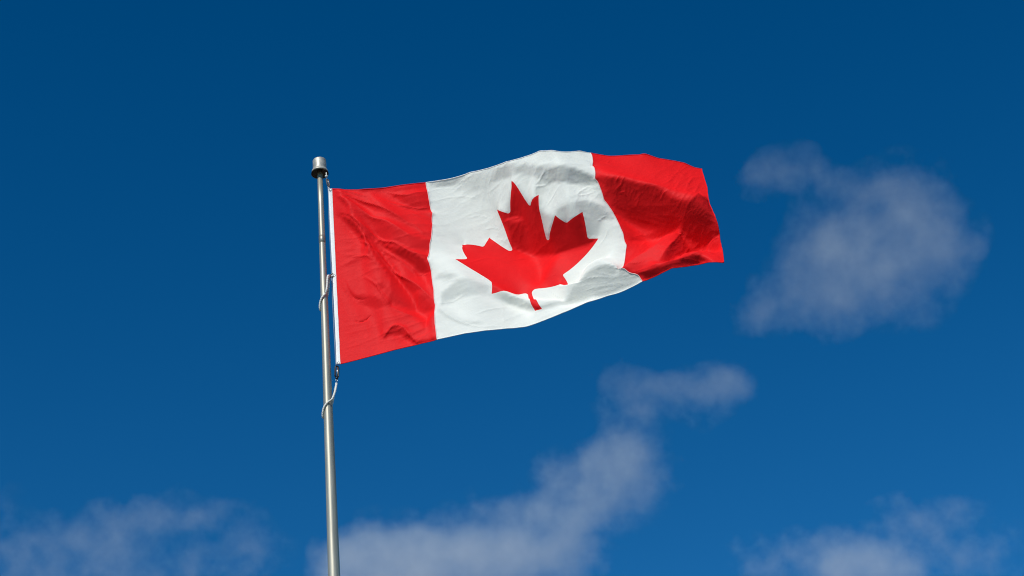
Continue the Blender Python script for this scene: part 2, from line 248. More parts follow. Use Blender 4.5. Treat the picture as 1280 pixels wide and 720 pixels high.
 [6510,-15,-17,-17,-18,-17,-17,-11,-11,-11,-12,-10,-3,-1,-5,-5,-1,-1,-6,-7,-4,2,4,6,6,4,7,8,11,15,13,6,3,2,3,3,2,4,2,3,2,2,-1,-2,-3,-6,-7,-10,-11,-14,-16,-19,-22,-23,-23,-23,-25,-30,-32,-32,-30,-33,-21,-11,-11,-15,-18,-20,-16,-13,-12,-12,-14,-15,-19,-22,-25,-27,-20,-7,3,9,9,6,1,-5,-11,-6,-5,-8,-8,-1,4,0,-7,-12,-12,-11,-9,-8,-6,-6,-5,-5,-5,-6,-7,-8,-9,-10,-11,-12,-14,-15,-16,-17,-19,-20,-22,-23,-25]],
[[-45,121,114,109,109,112,104,121,119,119,120,121,123,124,119,115,116,124,126,121,120,122,125,125,125,128,128,127,127,124,116,123,122,121,119,118,117,117,116,117,117,118,117,116,116,116,116,115,113,110,103,90,80,75,80,85,84,78,82,94,88,73,74,102,115,104,79,69,100,105,105,107,108,105,96,86,76,73,82,96,104,104,103,105,105,106,103,101,100,98,96,112,123,132,135,133,131,130,131,133,133,133,134,134,134,134,134,133,133,133,133,132,132,132,132,132,132,132,131,131,130],
 [-41,-17,-42,-58,-57,-55,-68,-12,28,29,26,28,16,-17,-41,-52,-48,-27,14,38,40,33,22,20,25,9,-2,0,3,21,45,14,16,21,24,25,26,24,22,17,12,6,-3,-10,-17,-23,-26,-29,-35,-44,-56,-69,-79,-83,-76,-71,-73,-80,-80,-71,-77,-90,-90,-60,-35,-51,-79,-82,-23,-6,-16,-27,-38,-52,-64,-73,-79,-78,-64,-39,-11,9,17,14,4,-9,-22,-26,-29,-19,-22,-43,-48,-20,10,28,36,37,36,34,31,28,26,25,23,24,25,26,27,29,30,31,32,33,34,34,34,36,36,38,39],
 [6381,-11,-14,-18,-18,-17,-18,-10,-10,-9,-8,-7,-7,-2,-2,-4,-5,-1,-1,-5,-5,-1,3,4,6,7,6,7,8,11,9,6,2,2,0,2,1,2,1,2,1,1,0,-2,-4,-5,-8,-10,-12,-15,-18,-20,-23,-23,-21,-21,-21,-25,-26,-21,-26,-35,-35,-19,-12,-17,-21,-21,-16,-12,-9,-6,-5,-8,-14,-18,-23,-24,-20,-9,2,8,8,8,4,-3,-9,-11,-15,-13,-17,1,10,8,-1,-11,-14,-14,-12,-11,-8,-7,-7,-5,-6,-6,-7,-7,-8,-9,-10,-12,-12,-13,-15,-16,-17,-19,-21,-22,-24]],
[[-45,121,122,110,94,103,109,122,119,117,121,122,123,125,121,120,119,120,125,125,121,122,124,126,126,126,128,129,129,127,123,122,121,119,119,118,117,117,117,117,116,117,118,116,117,116,115,116,116,114,106,88,68,68,81,87,86,86,97,100,86,70,64,86,107,101,73,60,99,103,110,115,112,104,93,86,83,85,86,92,99,102,104,105,108,109,107,105,101,92,70,132,120,133,138,137,134,130,130,130,131,133,132,133,134,133,133,133,133,132,133,132,132,132,131,132,132,132,132,132,131],
 [-36,-14,-16,-52,-79,-69,-57,-25,27,35,19,7,11,-3,-29,-35,-39,-37,-16,17,37,36,29,23,24,23,17,13,8,8,29,16,17,19,22,25,25,25,23,20,15,10,1,-6,-14,-19,-23,-27,-30,-38,-53,-72,-90,-89,-76,-69,-70,-72,-62,-59,-77,-89,-93,-76,-48,-55,-85,-89,-21,12,-6,-28,-43,-56,-68,-73,-70,-64,-57,-41,-14,9,18,18,10,-5,-18,-26,-29,-32,-38,-78,-80,-45,-13,16,33,41,42,40,38,34,31,28,27,26,25,27,27,29,30,31,31,32,32,33,33,34,34,36,38],
 [6252,-8,-7,-15,-25,-19,-17,-9,-8,-7,-7,-6,-5,-4,-2,-3,-4,-4,-1,-1,-3,-3,1,4,4,5,6,7,8,9,7,4,0,-1,-1,0,0,1,1,0,1,0,0,-2,-3,-6,-7,-10,-13,-17,-21,-24,-23,-22,-20,-16,-17,-18,-14,-13,-27,-38,-42,-29,-17,-19,-25,-24,-19,-12,-5,1,0,-6,-11,-16,-16,-16,-13,-8,-1,6,7,9,7,0,-6,-10,-14,-23,-43,16,8,11,7,-2,-12,-17,-17,-14,-13,-10,-8,-7,-7,-6,-7,-7,-8,-8,-9,-11,-11,-12,-13,-15,-16,-17,-20,-21,-23]],
[[-44,121,122,122,107,90,93,114,123,115,119,124,123,123,123,121,122,123,122,126,125,123,124,126,127,127,128,130,132,134,134,112,116,119,118,119,117,118,116,117,117,117,117,117,116,116,116,116,117,117,114,88,43,67,87,94,90,98,107,100,82,68,63,69,95,98,66,52,97,96,121,126,114,100,90,85,84,86,88,96,103,102,104,106,110,113,113,110,108,100,97,110,103,119,135,140,139,133,129,129,129,130,130,132,132,132,132,133,132,132,132,132,132,131,132,131,132,132,133,132,133],
 [-33,-13,-8,-22,-62,-83,-80,-52,24,44,33,6,-12,-12,-22,-30,-23,-23,-24,-10,17,34,31,26,23,23,23,19,14,4,9,41,23,20,22,23,25,25,24,22,18,12,6,-2,-10,-16,-20,-24,-26,-32,-43,-77,-109,-95,-75,-63,-66,-55,-42,-57,-78,-89,-92,-90,-65,-59,-90,-96,-35,41,3,-32,-48,-64,-72,-73,-71,-65,-59,-41,-7,20,27,27,16,1,-13,-24,-31,-44,-60,-80,-97,-76,-39,-11,15,36,45,46,44,42,37,34,32,29,28,28,29,29,30,31,31,31,32,32,31,32,33,33,36],
 [6124,-6,-6,-5,-16,-28,-24,-12,-4,-6,-4,-5,-5,-4,-4,-2,-3,-3,-4,-2,0,-1,0,2,4,4,4,6,8,10,13,-7,-5,-2,-2,-2,-1,0,0,0,0,0,0,-2,-3,-5,-6,-9,-13,-18,-29,-31,-19,-22,-19,-13,-11,-7,0,-10,-29,-40,-44,-40,-26,-20,-30,-29,-23,-19,7,14,3,-5,-11,-13,-14,-13,-11,-6,1,7,9,12,9,4,-2,-8,-13,-21,-22,-3,-9,0,10,8,-1,-13,-19,-19,-18,-15,-12,-10,-9,-7,-8,-7,-7,-8,-9,-9,-10,-11,-12,-14,-14,-16,-18,-20,-22]],
[[-43,121,123,125,119,97,90,92,121,115,115,123,125,119,122,121,122,125,125,125,127,126,125,127,128,128,129,131,133,139,149,100,111,118,119,119,118,118,117,117,117,116,117,117,117,116,116,115,117,118,116,83,35,64,99,106,101,105,107,96,80,66,63,64,82,88,54,49,100,110,123,122,111,97,88,85,86,86,90,98,106,108,106,106,109,112,116,115,113,108,109,107,102,112,122,131,139,138,134,129,127,127,128,129,129,131,131,131,132,132,132,131,131,131,131,131,131,132,132,134,135],
 [-30,-13,-8,-2,-35,-77,-82,-83,-22,54,50,24,-12,-37,-29,-32,-26,-8,-6,-14,-6,18,29,26,22,21,24,25,21,8,-15,51,38,26,23,23,24,24,25,23,20,16,10,2,-6,-12,-18,-21,-23,-27,-38,-81,-116,-104,-76,-54,-50,-34,-34,-59,-80,-90,-92,-91,-80,-71,-95,-101,-51,36,12,-28,-48,-65,-74,-73,-71,-68,-62,-45,-13,14,27,31,27,17,2,-15,-33,-51,-66,-79,-90,-80,-66,-46,-19,11,37,47,49,47,44,41,38,35,32,32,31,30,31,31,32,32,31,31,31,31,31,31,33],
 [5997,-5,-5,-3,-7,-22,-26,-23,-4,-5,-3,0,-4,-7,-4,-3,-3,-4,-3,-3,-1,1,0,2,3,4,4,5,7,11,18,-19,-9,-4,-4,-2,-2,-1,0,-1,0,-1,0,-2,-2,-4,-6,-8,-10,-14,-20,-31,-36,-30,-20,-11,-1,9,9,-12,-30,-41,-45,-45,-35,-27,-33,-37,-23,1,11,9,2,-6,-10,-11,-12,-11,-9,-4,2,7,9,10,9,7,4,-2,-10,-15,-13,-7,-13,-9,-3,6,7,1,-12,-19,-22,-20,-18,-15,-13,-10,-9,-8,-7,-8,-8,-9,-9,-10,-11,-12,-13,-15,-16,-19,-22]],
[[-42,122,123,124,127,112,88,85,102,122,110,119,128,122,117,115,122,125,126,127,127,127,128,127,130,129,130,132,134,135,130,121,117,118,119,120,119,118,118,117,117,117,116,117,117,116,116,115,116,118,115,96,52,54,90,127,106,101,104,93,77,64,62,67,75,76,44,61,95,114,121,115,106,96,88,86,86,88,92,99,108,110,110,108,108,112,114,116,116,113,114,113,107,113,119,122,127,134,138,135,128,127,125,126,127,128,129,130,131,131,131,131,130,130,130,130,130,130,132,132,133],
 [-26,-15,-9,-1,-4,-53,-87,-88,-70,29,65,46,5,-31,-49,-53,-34,-16,4,10,-5,0,16,23,19,19,22,26,27,20,8,20,39,34,26,24,24,24,24,24,22,19,13,7,-1,-10,-15,-18,-21,-25,-35,-70,-108,-109,-90,-45,-29,-20,-37,-62,-82,-90,-92,-90,-87,-83,-96,-88,-56,11,-2,-31,-50,-64,-73,-73,-71,-69,-63,-49,-20,7,23,30,30,24,10,-9,-30,-48,-58,-70,-81,-71,-65,-60,-53,-33,2,33,46,48,49,46,44,42,39,37,35,34,33,33,32,32,33,31,31,30,30,29,30],
 [5869,-3,-4,-3,-2,-10,-27,-27,-14,1,-4,2,1,-5,-9,-6,-4,-2,-5,-3,-1,0,1,2,3,3,4,5,5,7,0,-7,-8,-6,-5,-3,-3,-1,-1,-1,-1,0,-1,-1,-2,-4,-4,-6,-8,-11,-13,-22,-39,-41,-33,-15,16,25,9,-13,-30,-41,-45,-46,-45,-38,-33,-33,-19,9,9,4,-2,-6,-8,-11,-10,-9,-7,-2,3,7,10,9,9,8,6,2,-4,-9,-7,-7,-12,-9,-6,-6,-3,3,3,-8,-19,-23,-23,-20,-18,-15,-12,-10,-9,-8,-9,-8,-9,-9,-10,-11,-12,-13,-15,-18,-20]],
[[-41,122,123,125,125,125,101,85,80,120,114,113,125,126,119,113,112,122,128,127,127,128,129,129,131,132,131,131,133,131,128,126,123,120,120,121,119,120,118,117,117,117,117,117,117,116,116,115,116,116,116,108,69,52,86,122,111,105,104,91,74,63,61,67,75,74,45,62,87,111,116,110,102,93,89,87,88,90,92,100,108,113,111,111,109,111,114,116,117,117,117,118,113,116,119,120,122,124,128,136,135,131,126,124,125,125,126,127,129,130,130,130,130,129,128,129,128,129,130,130,130],
 [-22,-17,-11,-3,4,-20,-73,-90,-97,-17,66,65,29,-21,-47,-58,-61,-39,-5,15,20,8,5,12,15,14,18,24,28,29,25,21,28,34,31,26,25,23,24,24,23,21,16,11,3,-5,-12,-17,-19,-22,-33,-55,-95,-105,-86,-45,-24,-16,-38,-66,-83,-91,-91,-90,-86,-86,-95,-84,-60,-18,-19,-38,-52,-65,-71,-72,-71,-70,-65,-52,-25,2,17,26,30,29,18,-1,-25,-41,-53,-60,-68,-64,-60,-58,-56,-54,-45,-16,20,41,48,49,48,48,46,44,42,39,37,36,34,34,33,32,32,31,29,28,28],
 [5742,-2,-3,-3,-3,-2,-17,-26,-27,2,-1,2,4,-2,-8,-10,-8,-3,-2,-5,-3,0,0,2,3,4,4,3,4,2,-4,-6,-8,-8,-6,-5,-3,-2,-1,-1,-1,-1,-1,-1,-1,-3,-3,-5,-5,-7,-10,-14,-32,-43,-32,-14,16,24,9,-13,-31,-41,-44,-44,-43,-41,-38,-32,-19,5,6,0,-4,-6,-9,-8,-9,-7,-5,-2,4,8,10,11,10,8,8,5,1,-2,-5,-4,-10,-7,-7,-7,-8,-9,-4,2,-4,-16,-24,-24,-23,-20,-17,-15,-11,-11,-9,-9,-9,-9,-10,-10,-10,-12,-14,-15,-19]],
[[-39,121,122,125,125,128,118,87,84,102,117,107,119,128,120,115,111,112,124,130,127,127,128,130,132,133,134,131,132,132,129,125,125,124,122,122,120,120,119,118,118,117,116,117,117,117,116,115,115,116,116,112,85,54,82,109,115,114,109,91,73,62,61,66,71,68,56,65,84,102,109,105,98,92,89,88,90,92,94,99,109,113,114,112,112,111,113,116,118,118,120,122,119,118,119,120,121,122,120,124,133,137,133,126,124,123,124,125,126,128,128,129,128,128,127,127,127,126,127,128,127],
 [-19,-18,-13,-5,1,3,-43,-91,-91,-80,54,75,52,-1,-44,-58,-62,-64,-39,5,24,26,21,9,5,8,13,18,27,29,36,34,28,31,31,29,25,24,23,23,23,22,20,15,8,-1,-9,-14,-18,-21,-28,-43,-80,-102,-81,-46,-20,-14,-37,-68,-84,-91,-91,-89,-86,-88,-91,-82,-65,-44,-38,-47,-55,-65,-70,-71,-71,-69,-66,-56,-29,-2,14,21,27,29,25,8,-16,-34,-45,-51,-57,-57,-56,-56,-55,-55,-60,-56,-29,7,33,45,50,51,52,51,50,46,43,39,38,35,35,34,34,32,30,29,28],
 [5616,-3,-2,-2,-3,-2,-5,-23,-24,-10,4,1,5,2,-7,-11,-10,-8,-2,-3,-4,-4,0,1,3,5,4,2,2,2,-4,-10,-11,-10,-7,-6,-4,-2,-1,-1,-1,-1,-1,-1,-2,-1,-3,-2,-4,-4,-6,-10,-25,-39,-27,-8,11,18,8,-14,-31,-40,-42,-42,-40,-41,-41,-33,-19,-3,0,-4,-5,-7,-7,-8,-6,-6,-4,-1,5,8,12,12,11,10,9,8,6,2,-1,-2,-4,-6,-7,-8,-10,-11,-14,-10,0,0,-12,-22,-25,-25,-21,-20,-16,-14,-12,-11,-11,-9,-10,-10,-10,-10,-12,-14,-16]],
[[-40,122,122,125,125,126,128,106,82,81,123,109,109,125,124,114,112,112,114,126,131,127,127,129,131,134,135,134,131,135,138,117,123,127,125,124,122,121,119,119,117,117,117,118,117,117,116,115,114,116,115,114,97,56,71,104,119,118,116,100,71,62,60,65,69,66,63,69,83,91,100,99,95,92,90,90,92,94,94,99,110,114,115,115,114,112,112,115,118,119,122,124,124,121,121,120,120,121,120,119,122,129,136,135,129,124,123,122,125,125,126,127,126,126,126,125,124,125,123,125,124],
 [-14,-20,-15,-8,-2,2,-10,-68,-97,-101,18,71,68,24,-35,-57,-63,-63,-63,-32,11,29,31,28,12,-1,6,13,22,29,25,55,38,32,31,30,26,24,22,22,23,23,21,18,13,5,-5,-13,-17,-19,-22,-35,-66,-100,-94,-60,-22,-6,-15,-55,-85,-90,-90,-89,-87,-88,-89,-81,-71,-66,-57,-56,-59,-65,-69,-70,-70,-69,-68,-59,-33,-3,12,17,21,27,28,18,-4,-24,-37,-41,-47,-51,-53,-55,-55,-56,-58,-60,-58,-42,-13,20,43,52,56,58,56,52,49,45,41,39,37,36,36,34,34,31,30],
 [5489,-2,-2,-1,-2,-3,-1,-11,-23,-22,8,4,3,4,-5,-10,-11,-10,-8,-1,-2,-4,-4,-1,2,5,4,3,0,3,8,-24,-16,-12,-10,-7,-4,-2,-1,0,-1,0,-2,-1,-2,-2,-1,-1,-2,-2,-3,-7,-17,-39,-32,-11,10,17,14,-6,-30,-39,-42,-40,-39,-40,-39,-32,-21,-13,-7,-7,-7,-7,-7,-5,-5,-5,-3,-1,6,10,13,14,13,12,11,10,10,6,2,2,0,-4,-7,-9,-10,-13,-15,-16,-13,-4,1,-6,-19,-25,-24,-23,-21,-19,-17,-15,-13,-11,-10,-10,-9,-10,-11,-13,-15]],
[[-40,121,123,124,125,126,127,122,92,67,120,108,109,117,127,115,112,112,113,118,129,131,127,127,130,132,135,135,134,134,135,122,124,127,130,127,124,122,120,118,117,117,117,118,118,118,117,115,113,114,115,114,105,72,69,95,114,117,114,106,82,62,60,64,67,67,67,74,82,79,88,94,93,93,91,92,96,95,95,98,110,117,116,117,115,115,113,112,115,118,121,129,129,125,122,121,120,119,120,119,119,121,126,134,138,132,124,122,123,123,124,125,125,124,124,124,122,122,120,119,119],
 [-10,-21,-16,-11,-5,-1,-2,-36,-86,-102,-29,67,68,47,-16,-57,-63,-65,-62,-55,-27,15,32,34,26,11,4,8,15,27,32,49,48,38,33,32,28,24,20,20,22,23,23,20,17,11,1,-11,-17,-17,-19,-28,-52,-90,-91,-69,-37,-14,-12,-34,-71,-87,-91,-89,-88,-88,-88,-82,-77,-84,-74,-66,-63,-64,-69,-70,-67,-69,-70,-64,-36,-3,12,14,16,21,27,25,10,-10,-32,-32,-33,-46,-52,-53,-54,-56,-58,-59,-59,-59,-51,-32,3,41,58,63,60,57,53,48,45,41,40,39,38,38,39,38,37],
 [5363,-2,-1,-2,-1,-2,-3,-2,-15,-26,6,4,3,3,0,-10,-12,-11,-9,-7,0,-1,-4,-3,-1,2,4,4,0,0,2,-19,-18,-15,-12,-9,-5,-2,0,1,1,-1,-1,-2,-3,-2,-1,0,1,0,-1,-3,-12,-30,-33,-17,3,13,14,2,-22,-37,-41,-39,-39,-38,-38,-30,-22,-22,-15,-11,-9,-8,-5,-3,-3,-3,-4,-1,6,13,15,16,15,14,13,12,12,11,4,6,7,-2,-6,-10,-12,-13,-16,-17,-16,-16,-10,-1,0,-12,-23,-24,-23,-23,-22,-19,-16,-15,-12,-10,-9,-10,-10,-13,-16]],
[[-39,120,122,124,124,126,127,128,108,75,97,104,104,121,126,118,112,110,113,116,122,130,131,128,128,129,133,136,136,132,131,128,127,129,132,133,128,124,119,118,116,116,116,117,120,120,121,114,110,112,114,114,111,87,73,94,109,113,113,107,87,64,59,64,68,68,71,76,81,76,76,81,91,96,95,98,99,96,93,99,109,117,117,117,118,116,115,113,112,113,116,136,134,128,124,121,119,119,119,119,119,120,122,125,129,137,135,127,122,123,123,123,124,124,123,122,122,119,116,112,107],
 [-6,-22,-18,-12,-7,-4,-4,-11,-63,-96,-77,67,74,44,10,-50,-64,-65,-64,-57,-46,-22,18,33,33,24,14,8,10,20,35,47,52,45,38,34,31,25,18,17,20,22,23,22,20,17,9,-7,-18,-17,-16,-22,-38,-75,-85,-64,-36,-16,-14,-34,-69,-87,-91,-89,-89,-89,-87,-85,-83,-89,-89,-83,-70,-64,-66,-65,-64,-70,-71,-64,-39,-5,12,11,10,12,20,25,23,7,-13,-23,-32,-41,-49,-52,-54,-56,-56,-58,-58,-58,-53,-48,-44,-19,35,61,61,58,53,49,47,43,42,41,41,42,44,49,52],
 [5236,-1,-1,-1,-1,-2,-2,-1,-6,-18,-1,2,2,2,2,-8,-11,-11,-11,-8,-5,0,0,-3,-3,-1,2,3,1,-3,-7,-12,-17,-18,-15,-13,-7,-2,2,3,3,1,-1,-3,-3,-5,-3,2,4,3,1,0,-6,-20,-31,-16,2,12,12,2,-21,-37,-41,-39,-38,-37,-34,-30,-25,-25,-23,-18,-13,-7,-4,1,1,-3,-5,-3,6,16,20,17,17,15,15,14,14,13,10,14,9,1,-6,-10,-13,-15,-17,-18,-17,-17,-14,-12,-10,-2,-3,-15,-22,-25,-24,-22,-20,-17,-14,-11,-10,-9,-12,-16,-21]],
[[-39,120,122,123,124,125,126,127,125,100,60,105,101,117,126,125,111,110,110,115,121,125,130,131,128,128,129,133,136,135,130,131,130,131,134,138,136,127,119,115,113,114,115,116,120,123,129,117,102,109,113,114,114,99,82,94,106,110,112,107,88,67,61,64,69,70,74,76,78,74,74,78,83,94,105,110,102,95,90,94,105,112,114,118,119,121,119,117,111,110,111,140,136,129,124,121,119,118,118,118,118,120,121,123,124,125,132,136,131,126,124,124,124,124,123,123,121,118,112,103,91],
 [-3,-23,-18,-13,-10,-6,-6,-10,-35,-83,-115,64,76,49,17,-24,-64,-66,-66,-59,-47,-34,-15,12,31,32,25,16,11,13,28,45,55,52,45,39,37,28,17,10,16,21,23,23,22,21,19,-1,-22,-16,-12,-16,-27,-58,-75,-57,-35,-18,-15,-36,-68,-88,-91,-91,-89,-89,-88,-88,-88,-93,-93,-89,-83,-71,-55,-52,-62,-71,-74,-65,-39,-3,14,13,5,-3,-4,15,28,22,11,-15,-29,-37,-45,-51,-53,-55,-57,-56,-57,-55,-52,-49,-47,-42,-21,18,45,51,50,48,45,43,42,42,44,47,53,63,74],
 [5109,0,0,-1,-1,-1,-1,-3,-1,-5,-10,2,0,2,0,-1,-11,-11,-12,-9,-6,-4,0,0,-2,-3,-2,1,1,-3,-9,-12,-15,-18,-20,-17,-13,-3,5,6,5,3,0,-2,-4,-6,-9,0,11,6,4,1,-1,-12,-23,-14,0,11,12,0,-22,-37,-40,-39,-37,-35,-33,-29,-28,-28,-27,-22,-19,-13,3,12,5,-5,-8,-6,6,19,24,20,17,15,14,17,16,16,16,22,12,2,-6,-11,-15,-16,-17,-19,-18,-17,-15,-14,-14,-14,-6,0,-9,-19,-23,-23,-21,-19,-14,-12,-10,-10,-16,-23,-30]],
[[-39,120,121,122,124,124,126,127,129,112,48,112,96,106,126,126,119,109,108,113,119,124,127,130,131,128,128,128,133,136,134,131,133,133,136,142,147,140,119,105,108,110,112,115,118,122,126,119,108,111,113,114,113,108,96,96,103,108,111,107,89,68,63,66,70,73,75,76,73,73,71,78,85,100,111,113,103,92,86,91,102,108,108,117,124,124,123,121,118,114,117,129,130,128,123,120,118,117,117,117,118,119,120,121,122,122,122,132,137,133,129,127,127,126,125,125,122,115,105,88,78],
 [1,-25,-19,-14,-10,-8,-8,-12,-22,-73,-125,42,79,68,0,-1,-42,-67,-67,-61,-49,-37,-25,-14,6,30,32,26,19,14,19,36,54,58,52,46,44,38,20,-2,9,19,24,23,23,20,20,6,-14,-13,-9,-11,-20,-41,-54,-50,-35,-20,-18,-38,-68,-88,-91,-92,-90,-90,-89,-90,-94,-96,-96,-93,-86,-71,-54,-48,-61,-72,-76,-65,-39,-3,19,14,4,-5,-9,-8,12,32,21,0,-19,-32,-43,-49,-52,-55,-55,-56,-55,-54,-51,-48,-47,-46,-47,-24,4,28,39,42,41,41,41,42,47,56,67,82,92],
 [4983,0,0,0,0,-1,-1,-2,-1,-3,-11,8,-2,0,1,-1,-6,-11,-12,-10,-7,-5,-3,-1,1,-2,-3,-2,-1,-2,-7,-13,-15,-18,-21,-23,-22,-10,6,13,10,5,2,-1,-3,-6,-8,-1,8,7,5,4,1,-5,-11,-12,-2,9,10,-1,-22,-37,-39,-38,-36,-34,-32,-30,-31,-30,-29,-25,-21,-10,8,15,5,-8,-13,-8,7,22,29,24,19,16,16,15,19,23,24,23,14,2,-6,-13,-15,-17,-18,-19,-19,-18,-16,-14,-15,-17,-17,-5,1,-6,-15,-20,-20,-17,-14,-11,-10,-16,-24,-33,-37]],
[[-38,119,120,122,122,124,125,126,125,114,65,116,93,96,117,122,120,117,109,111,117,122,125,128,130,130,130,126,128,133,137,135,133,136,137,143,154,169,127,82,98,106,111,113,116,119,121,119,117,116,115,115,114,112,108,98,102,107,110,107,90,71,65,67,72,76,76,75,68,69,69,80,99,111,112,111,102,85,82,91,102,103,96,115,133,129,125,124,123,119,119,123,126,125,121,119,117,116,116,116,117,118,120,121,121,120,118,121,133,137,136,133,131,131,130,128,122,108,90,76,74],
 [5,-27,-20,-14,-11,-10,-9,-12,-25,-60,-107,-7,78,76,43,-20,-38,-46,-65,-63,-52,-39,-28,-19,-8,4,19,33,27,22,17,24,45,59,59,54,51,55,28,-19,3,16,22,24,22,19,15,10,-1,-5,-5,-5,-14,-26,-26,-42,-37,-23,-21,-40,-69,-87,-92,-92,-91,-90,-91,-93,-99,-99,-100,-95,-78,-63,-63,-56,-59,-74,-76,-64,-38,-5,24,17,1,-6,-11,-11,-5,22,31,13,-9,-28,-40,-48,-51,-54,-55,-55,-55,-52,-50,-48,-47,-48,-55,-56,-30,0,15,27,32,35,38,43,53,71,87,97,100],
 [4856,1,1,0,0,0,-1,-1,-2,-4,-7,13,-3,-4,4,-4,-5,-7,-11,-10,-9,-5,-3,-2,-1,-1,-1,-3,-3,-3,-5,-11,-14,-18,-20,-25,-29,-32,-3,32,17,7,3,0,-2,-4,-4,-1,4,5,5,5,4,1,1,-9,-4,6,8,-3,-22,-35,-38,-38,-35,-32,-31,-31,-34,-33,-31,-26,-12,0,4,11,4,-15,-18,-9,7,24,36,30,21,18,17,18,19,27,29,27,15,2,-7,-13,-16,-18,-19,-19,-19,-18,-16,-15,-16,-17,-21,-16,-4,0,-4,-11,-14,-14,-11,-10,-13,-27,-35,-39,-37]],
[[-35,116,120,120,122,123,123,124,122,105,99,110,95,91,103,126,121,102,115,117,116,121,124,126,128,128,128,128,128,128,134,140,138,137,139,143,152,167,130,87,98,107,111,113,114,116,120,121,121,120,119,117,116,115,110,104,103,107,110,106,92,73,68,70,74,77,78,74,62,63,70,93,109,115,117,115,91,75,79,94,106,105,95,111,130,129,127,125,125,123,119,119,124,122,120,117,116,115,115,115,116,118,119,120,121,120,118,113,123,135,137,138,138,138,136,132,119,93,79,74,74],
 [9,-29,-21,-15,-12,-9,-10,-13,-25,-64,-69,-58,68,80,67,11,-31,-77,-54,-49,-53,-40,-31,-24,-11,2,12,18,16,24,26,15,30,53,61,59,55,54,33,-3,0,9,18,23,25,20,12,10,6,3,2,1,-1,-11,-2,-32,-36,-27,-25,-42,-69,-87,-92,-93,-92,-91,-93,-95,-103,-104,-101,-87,-70,-65,-67,-65,-64,-75,-74,-61,-36,-4,27,17,-5,-8,-11,-14,-12,9,34,28,-1,-23,-40,-46,-50,-54,-54,-55,-54,-51,-50,-47,-48,-50,-59,-69,-55,-27,-9,3,15,23,32,44,67,91,101,104,103],
 [4730,1,1,1,0,0,0,0,-3,-2,-1,10,-2,-5,-1,4,-3,-15,-8,-8,-8,-5,-4,-3,-1,-2,-1,-3,-3,-2,-4,-9,-13,-16,-18,-23,-28,-40,-14,31,18,9,4,1,-4,-4,1,1,2,3,4,5,6,7,11,-4,-6,3,5,-4,-21,-34,-37,-36,-34,-32,-31,-33,-36,-35,-31,-17,-3,2,4,7,-6,-23,-21,-10,9,27,43,35,22,21,19,19,20,28,33,31,18,2,-8,-13,-17,-18,-20,-19,-19,-18,-16,-15,-16,-17,-22,-26,-13,-4,-1,-3,-5,-7,-8,-10,-22,-36,-38,-38,-36]],
[[-35,116,119,120,121,122,122,122,120,109,112,101,104,91,94,119,126,118,95,105,121,125,123,124,126,127,126,127,126,125,124,150,145,140,140,141,145,140,124,111,111,113,114,113,113,114,123,123,123,123,122,123,119,115,108,108,105,108,110,108,92,77,71,72,76,79,78,74,57,59,81,102,110,115,122,129,69,74,85,95,105,105,106,111,119,124,125,126,126,125,121,115,119,121,118,116,115,114,113,115,115,117,119,120,121,120,117,110,112,128,137,139,142,144,144,134,109,86,77,75,74],
 [12,-29,-23,-16,-12,-10,-10,-14,-26,-59,-60,-83,54,79,75,35,-5,-45,-85,-73,-46,-25,-33,-26,-16,0,10,15,17,20,24,1,16,39,57,60,54,44,34,26,5,5,14,20,27,27,9,9,10,8,7,10,10,7,21,-18,-34,-30,-29,-44,-69,-87,-93,-93,-93,-92,-94,-98,-106,-107,-96,-79,-71,-66,-67,-71,-71,-68,-65,-56,-34,-1,9,5,-3,-9,-12,-16,-16,-2,26,42,16,-20,-38,-45,-51,-52,-55,-54,-54,-51,-49,-48,-49,-52,-61,-73,-75,-51,-25,-16,-7,4,21,49,85,104,107,107,106],
 [4604,1,1,1,1,1,0,-1,-1,-1,2,5,2,-4,-4,4,3,-2,-21,-14,-6,-2,-4,-3,-2,-2,-2,-2,-2,-2,1,-11,-10,-14,-16,-19,-23,-25,-15,3,10,9,5,0,-4,-7,7,3,2,1,2,2,7,12,18,4,-6,0,2,-5,-20,-32,-35,-35,-33,-32,-33,-34,-38,-36,-24,-8,0,4,5,6,-26,-23,-16,-7,10,31,38,34,26,22,22,20,22,28,35,33,23,4,-9,-14,-16,-19,-20,-20,-19,-17,-16,-14,-16,-17,-22,-30,-26,-11,-4,-2,-1,-2,-4,-12,-28,-35,-35,-35,-35]],
[[-37,117,119,119,120,121,122,121,119,113,107,101,119,93,91,103,126,125,114,100,105,115,125,125,123,125,125,125,125,125,123,149,148,144,140,139,136,131,124,119,120,117,117,116,116,117,121,122,123,125,127,129,129,113,99,108,109,111,111,108,95,81,73,75,77,80,79,74,57,63,87,102,110,114,117,111,88,81,88,96,105,107,109,111,116,120,123,124,126,126,124,107,115,121,118,115,114,113,112,113,114,117,118,120,121,120,116,112,103,116,134,139,143,147,147,132,105,88,81,76,76],
 [14,-29,-24,-16,-13,-10,-11,-14,-27,-52,-66,-74,20,74,79,65,-5,-18,-53,-76,-69,-56,-22,-17,-23,-3,10,15,16,17,20,-6,4,24,45,55,52,43,37,33,18,10,11,17,22,25,17,13,11,11,11,15,20,33,35,3,-28,-31,-33,-46,-71,-86,-93,-94,-93,-94,-96,-100,-106,-106,-91,-79,-70,-65,-63,-63,-71,-72,-65,-55,-34,-4,0,-7,-6,-10,-12,-17,-21,-14,20,55,31,-13,-35,-45,-50,-53,-55,-56,-54,-52,-49,-48,-49,-54,-63,-73,-85,-72,-43,-29,-23,-15,9,58,94,105,108,109,108],
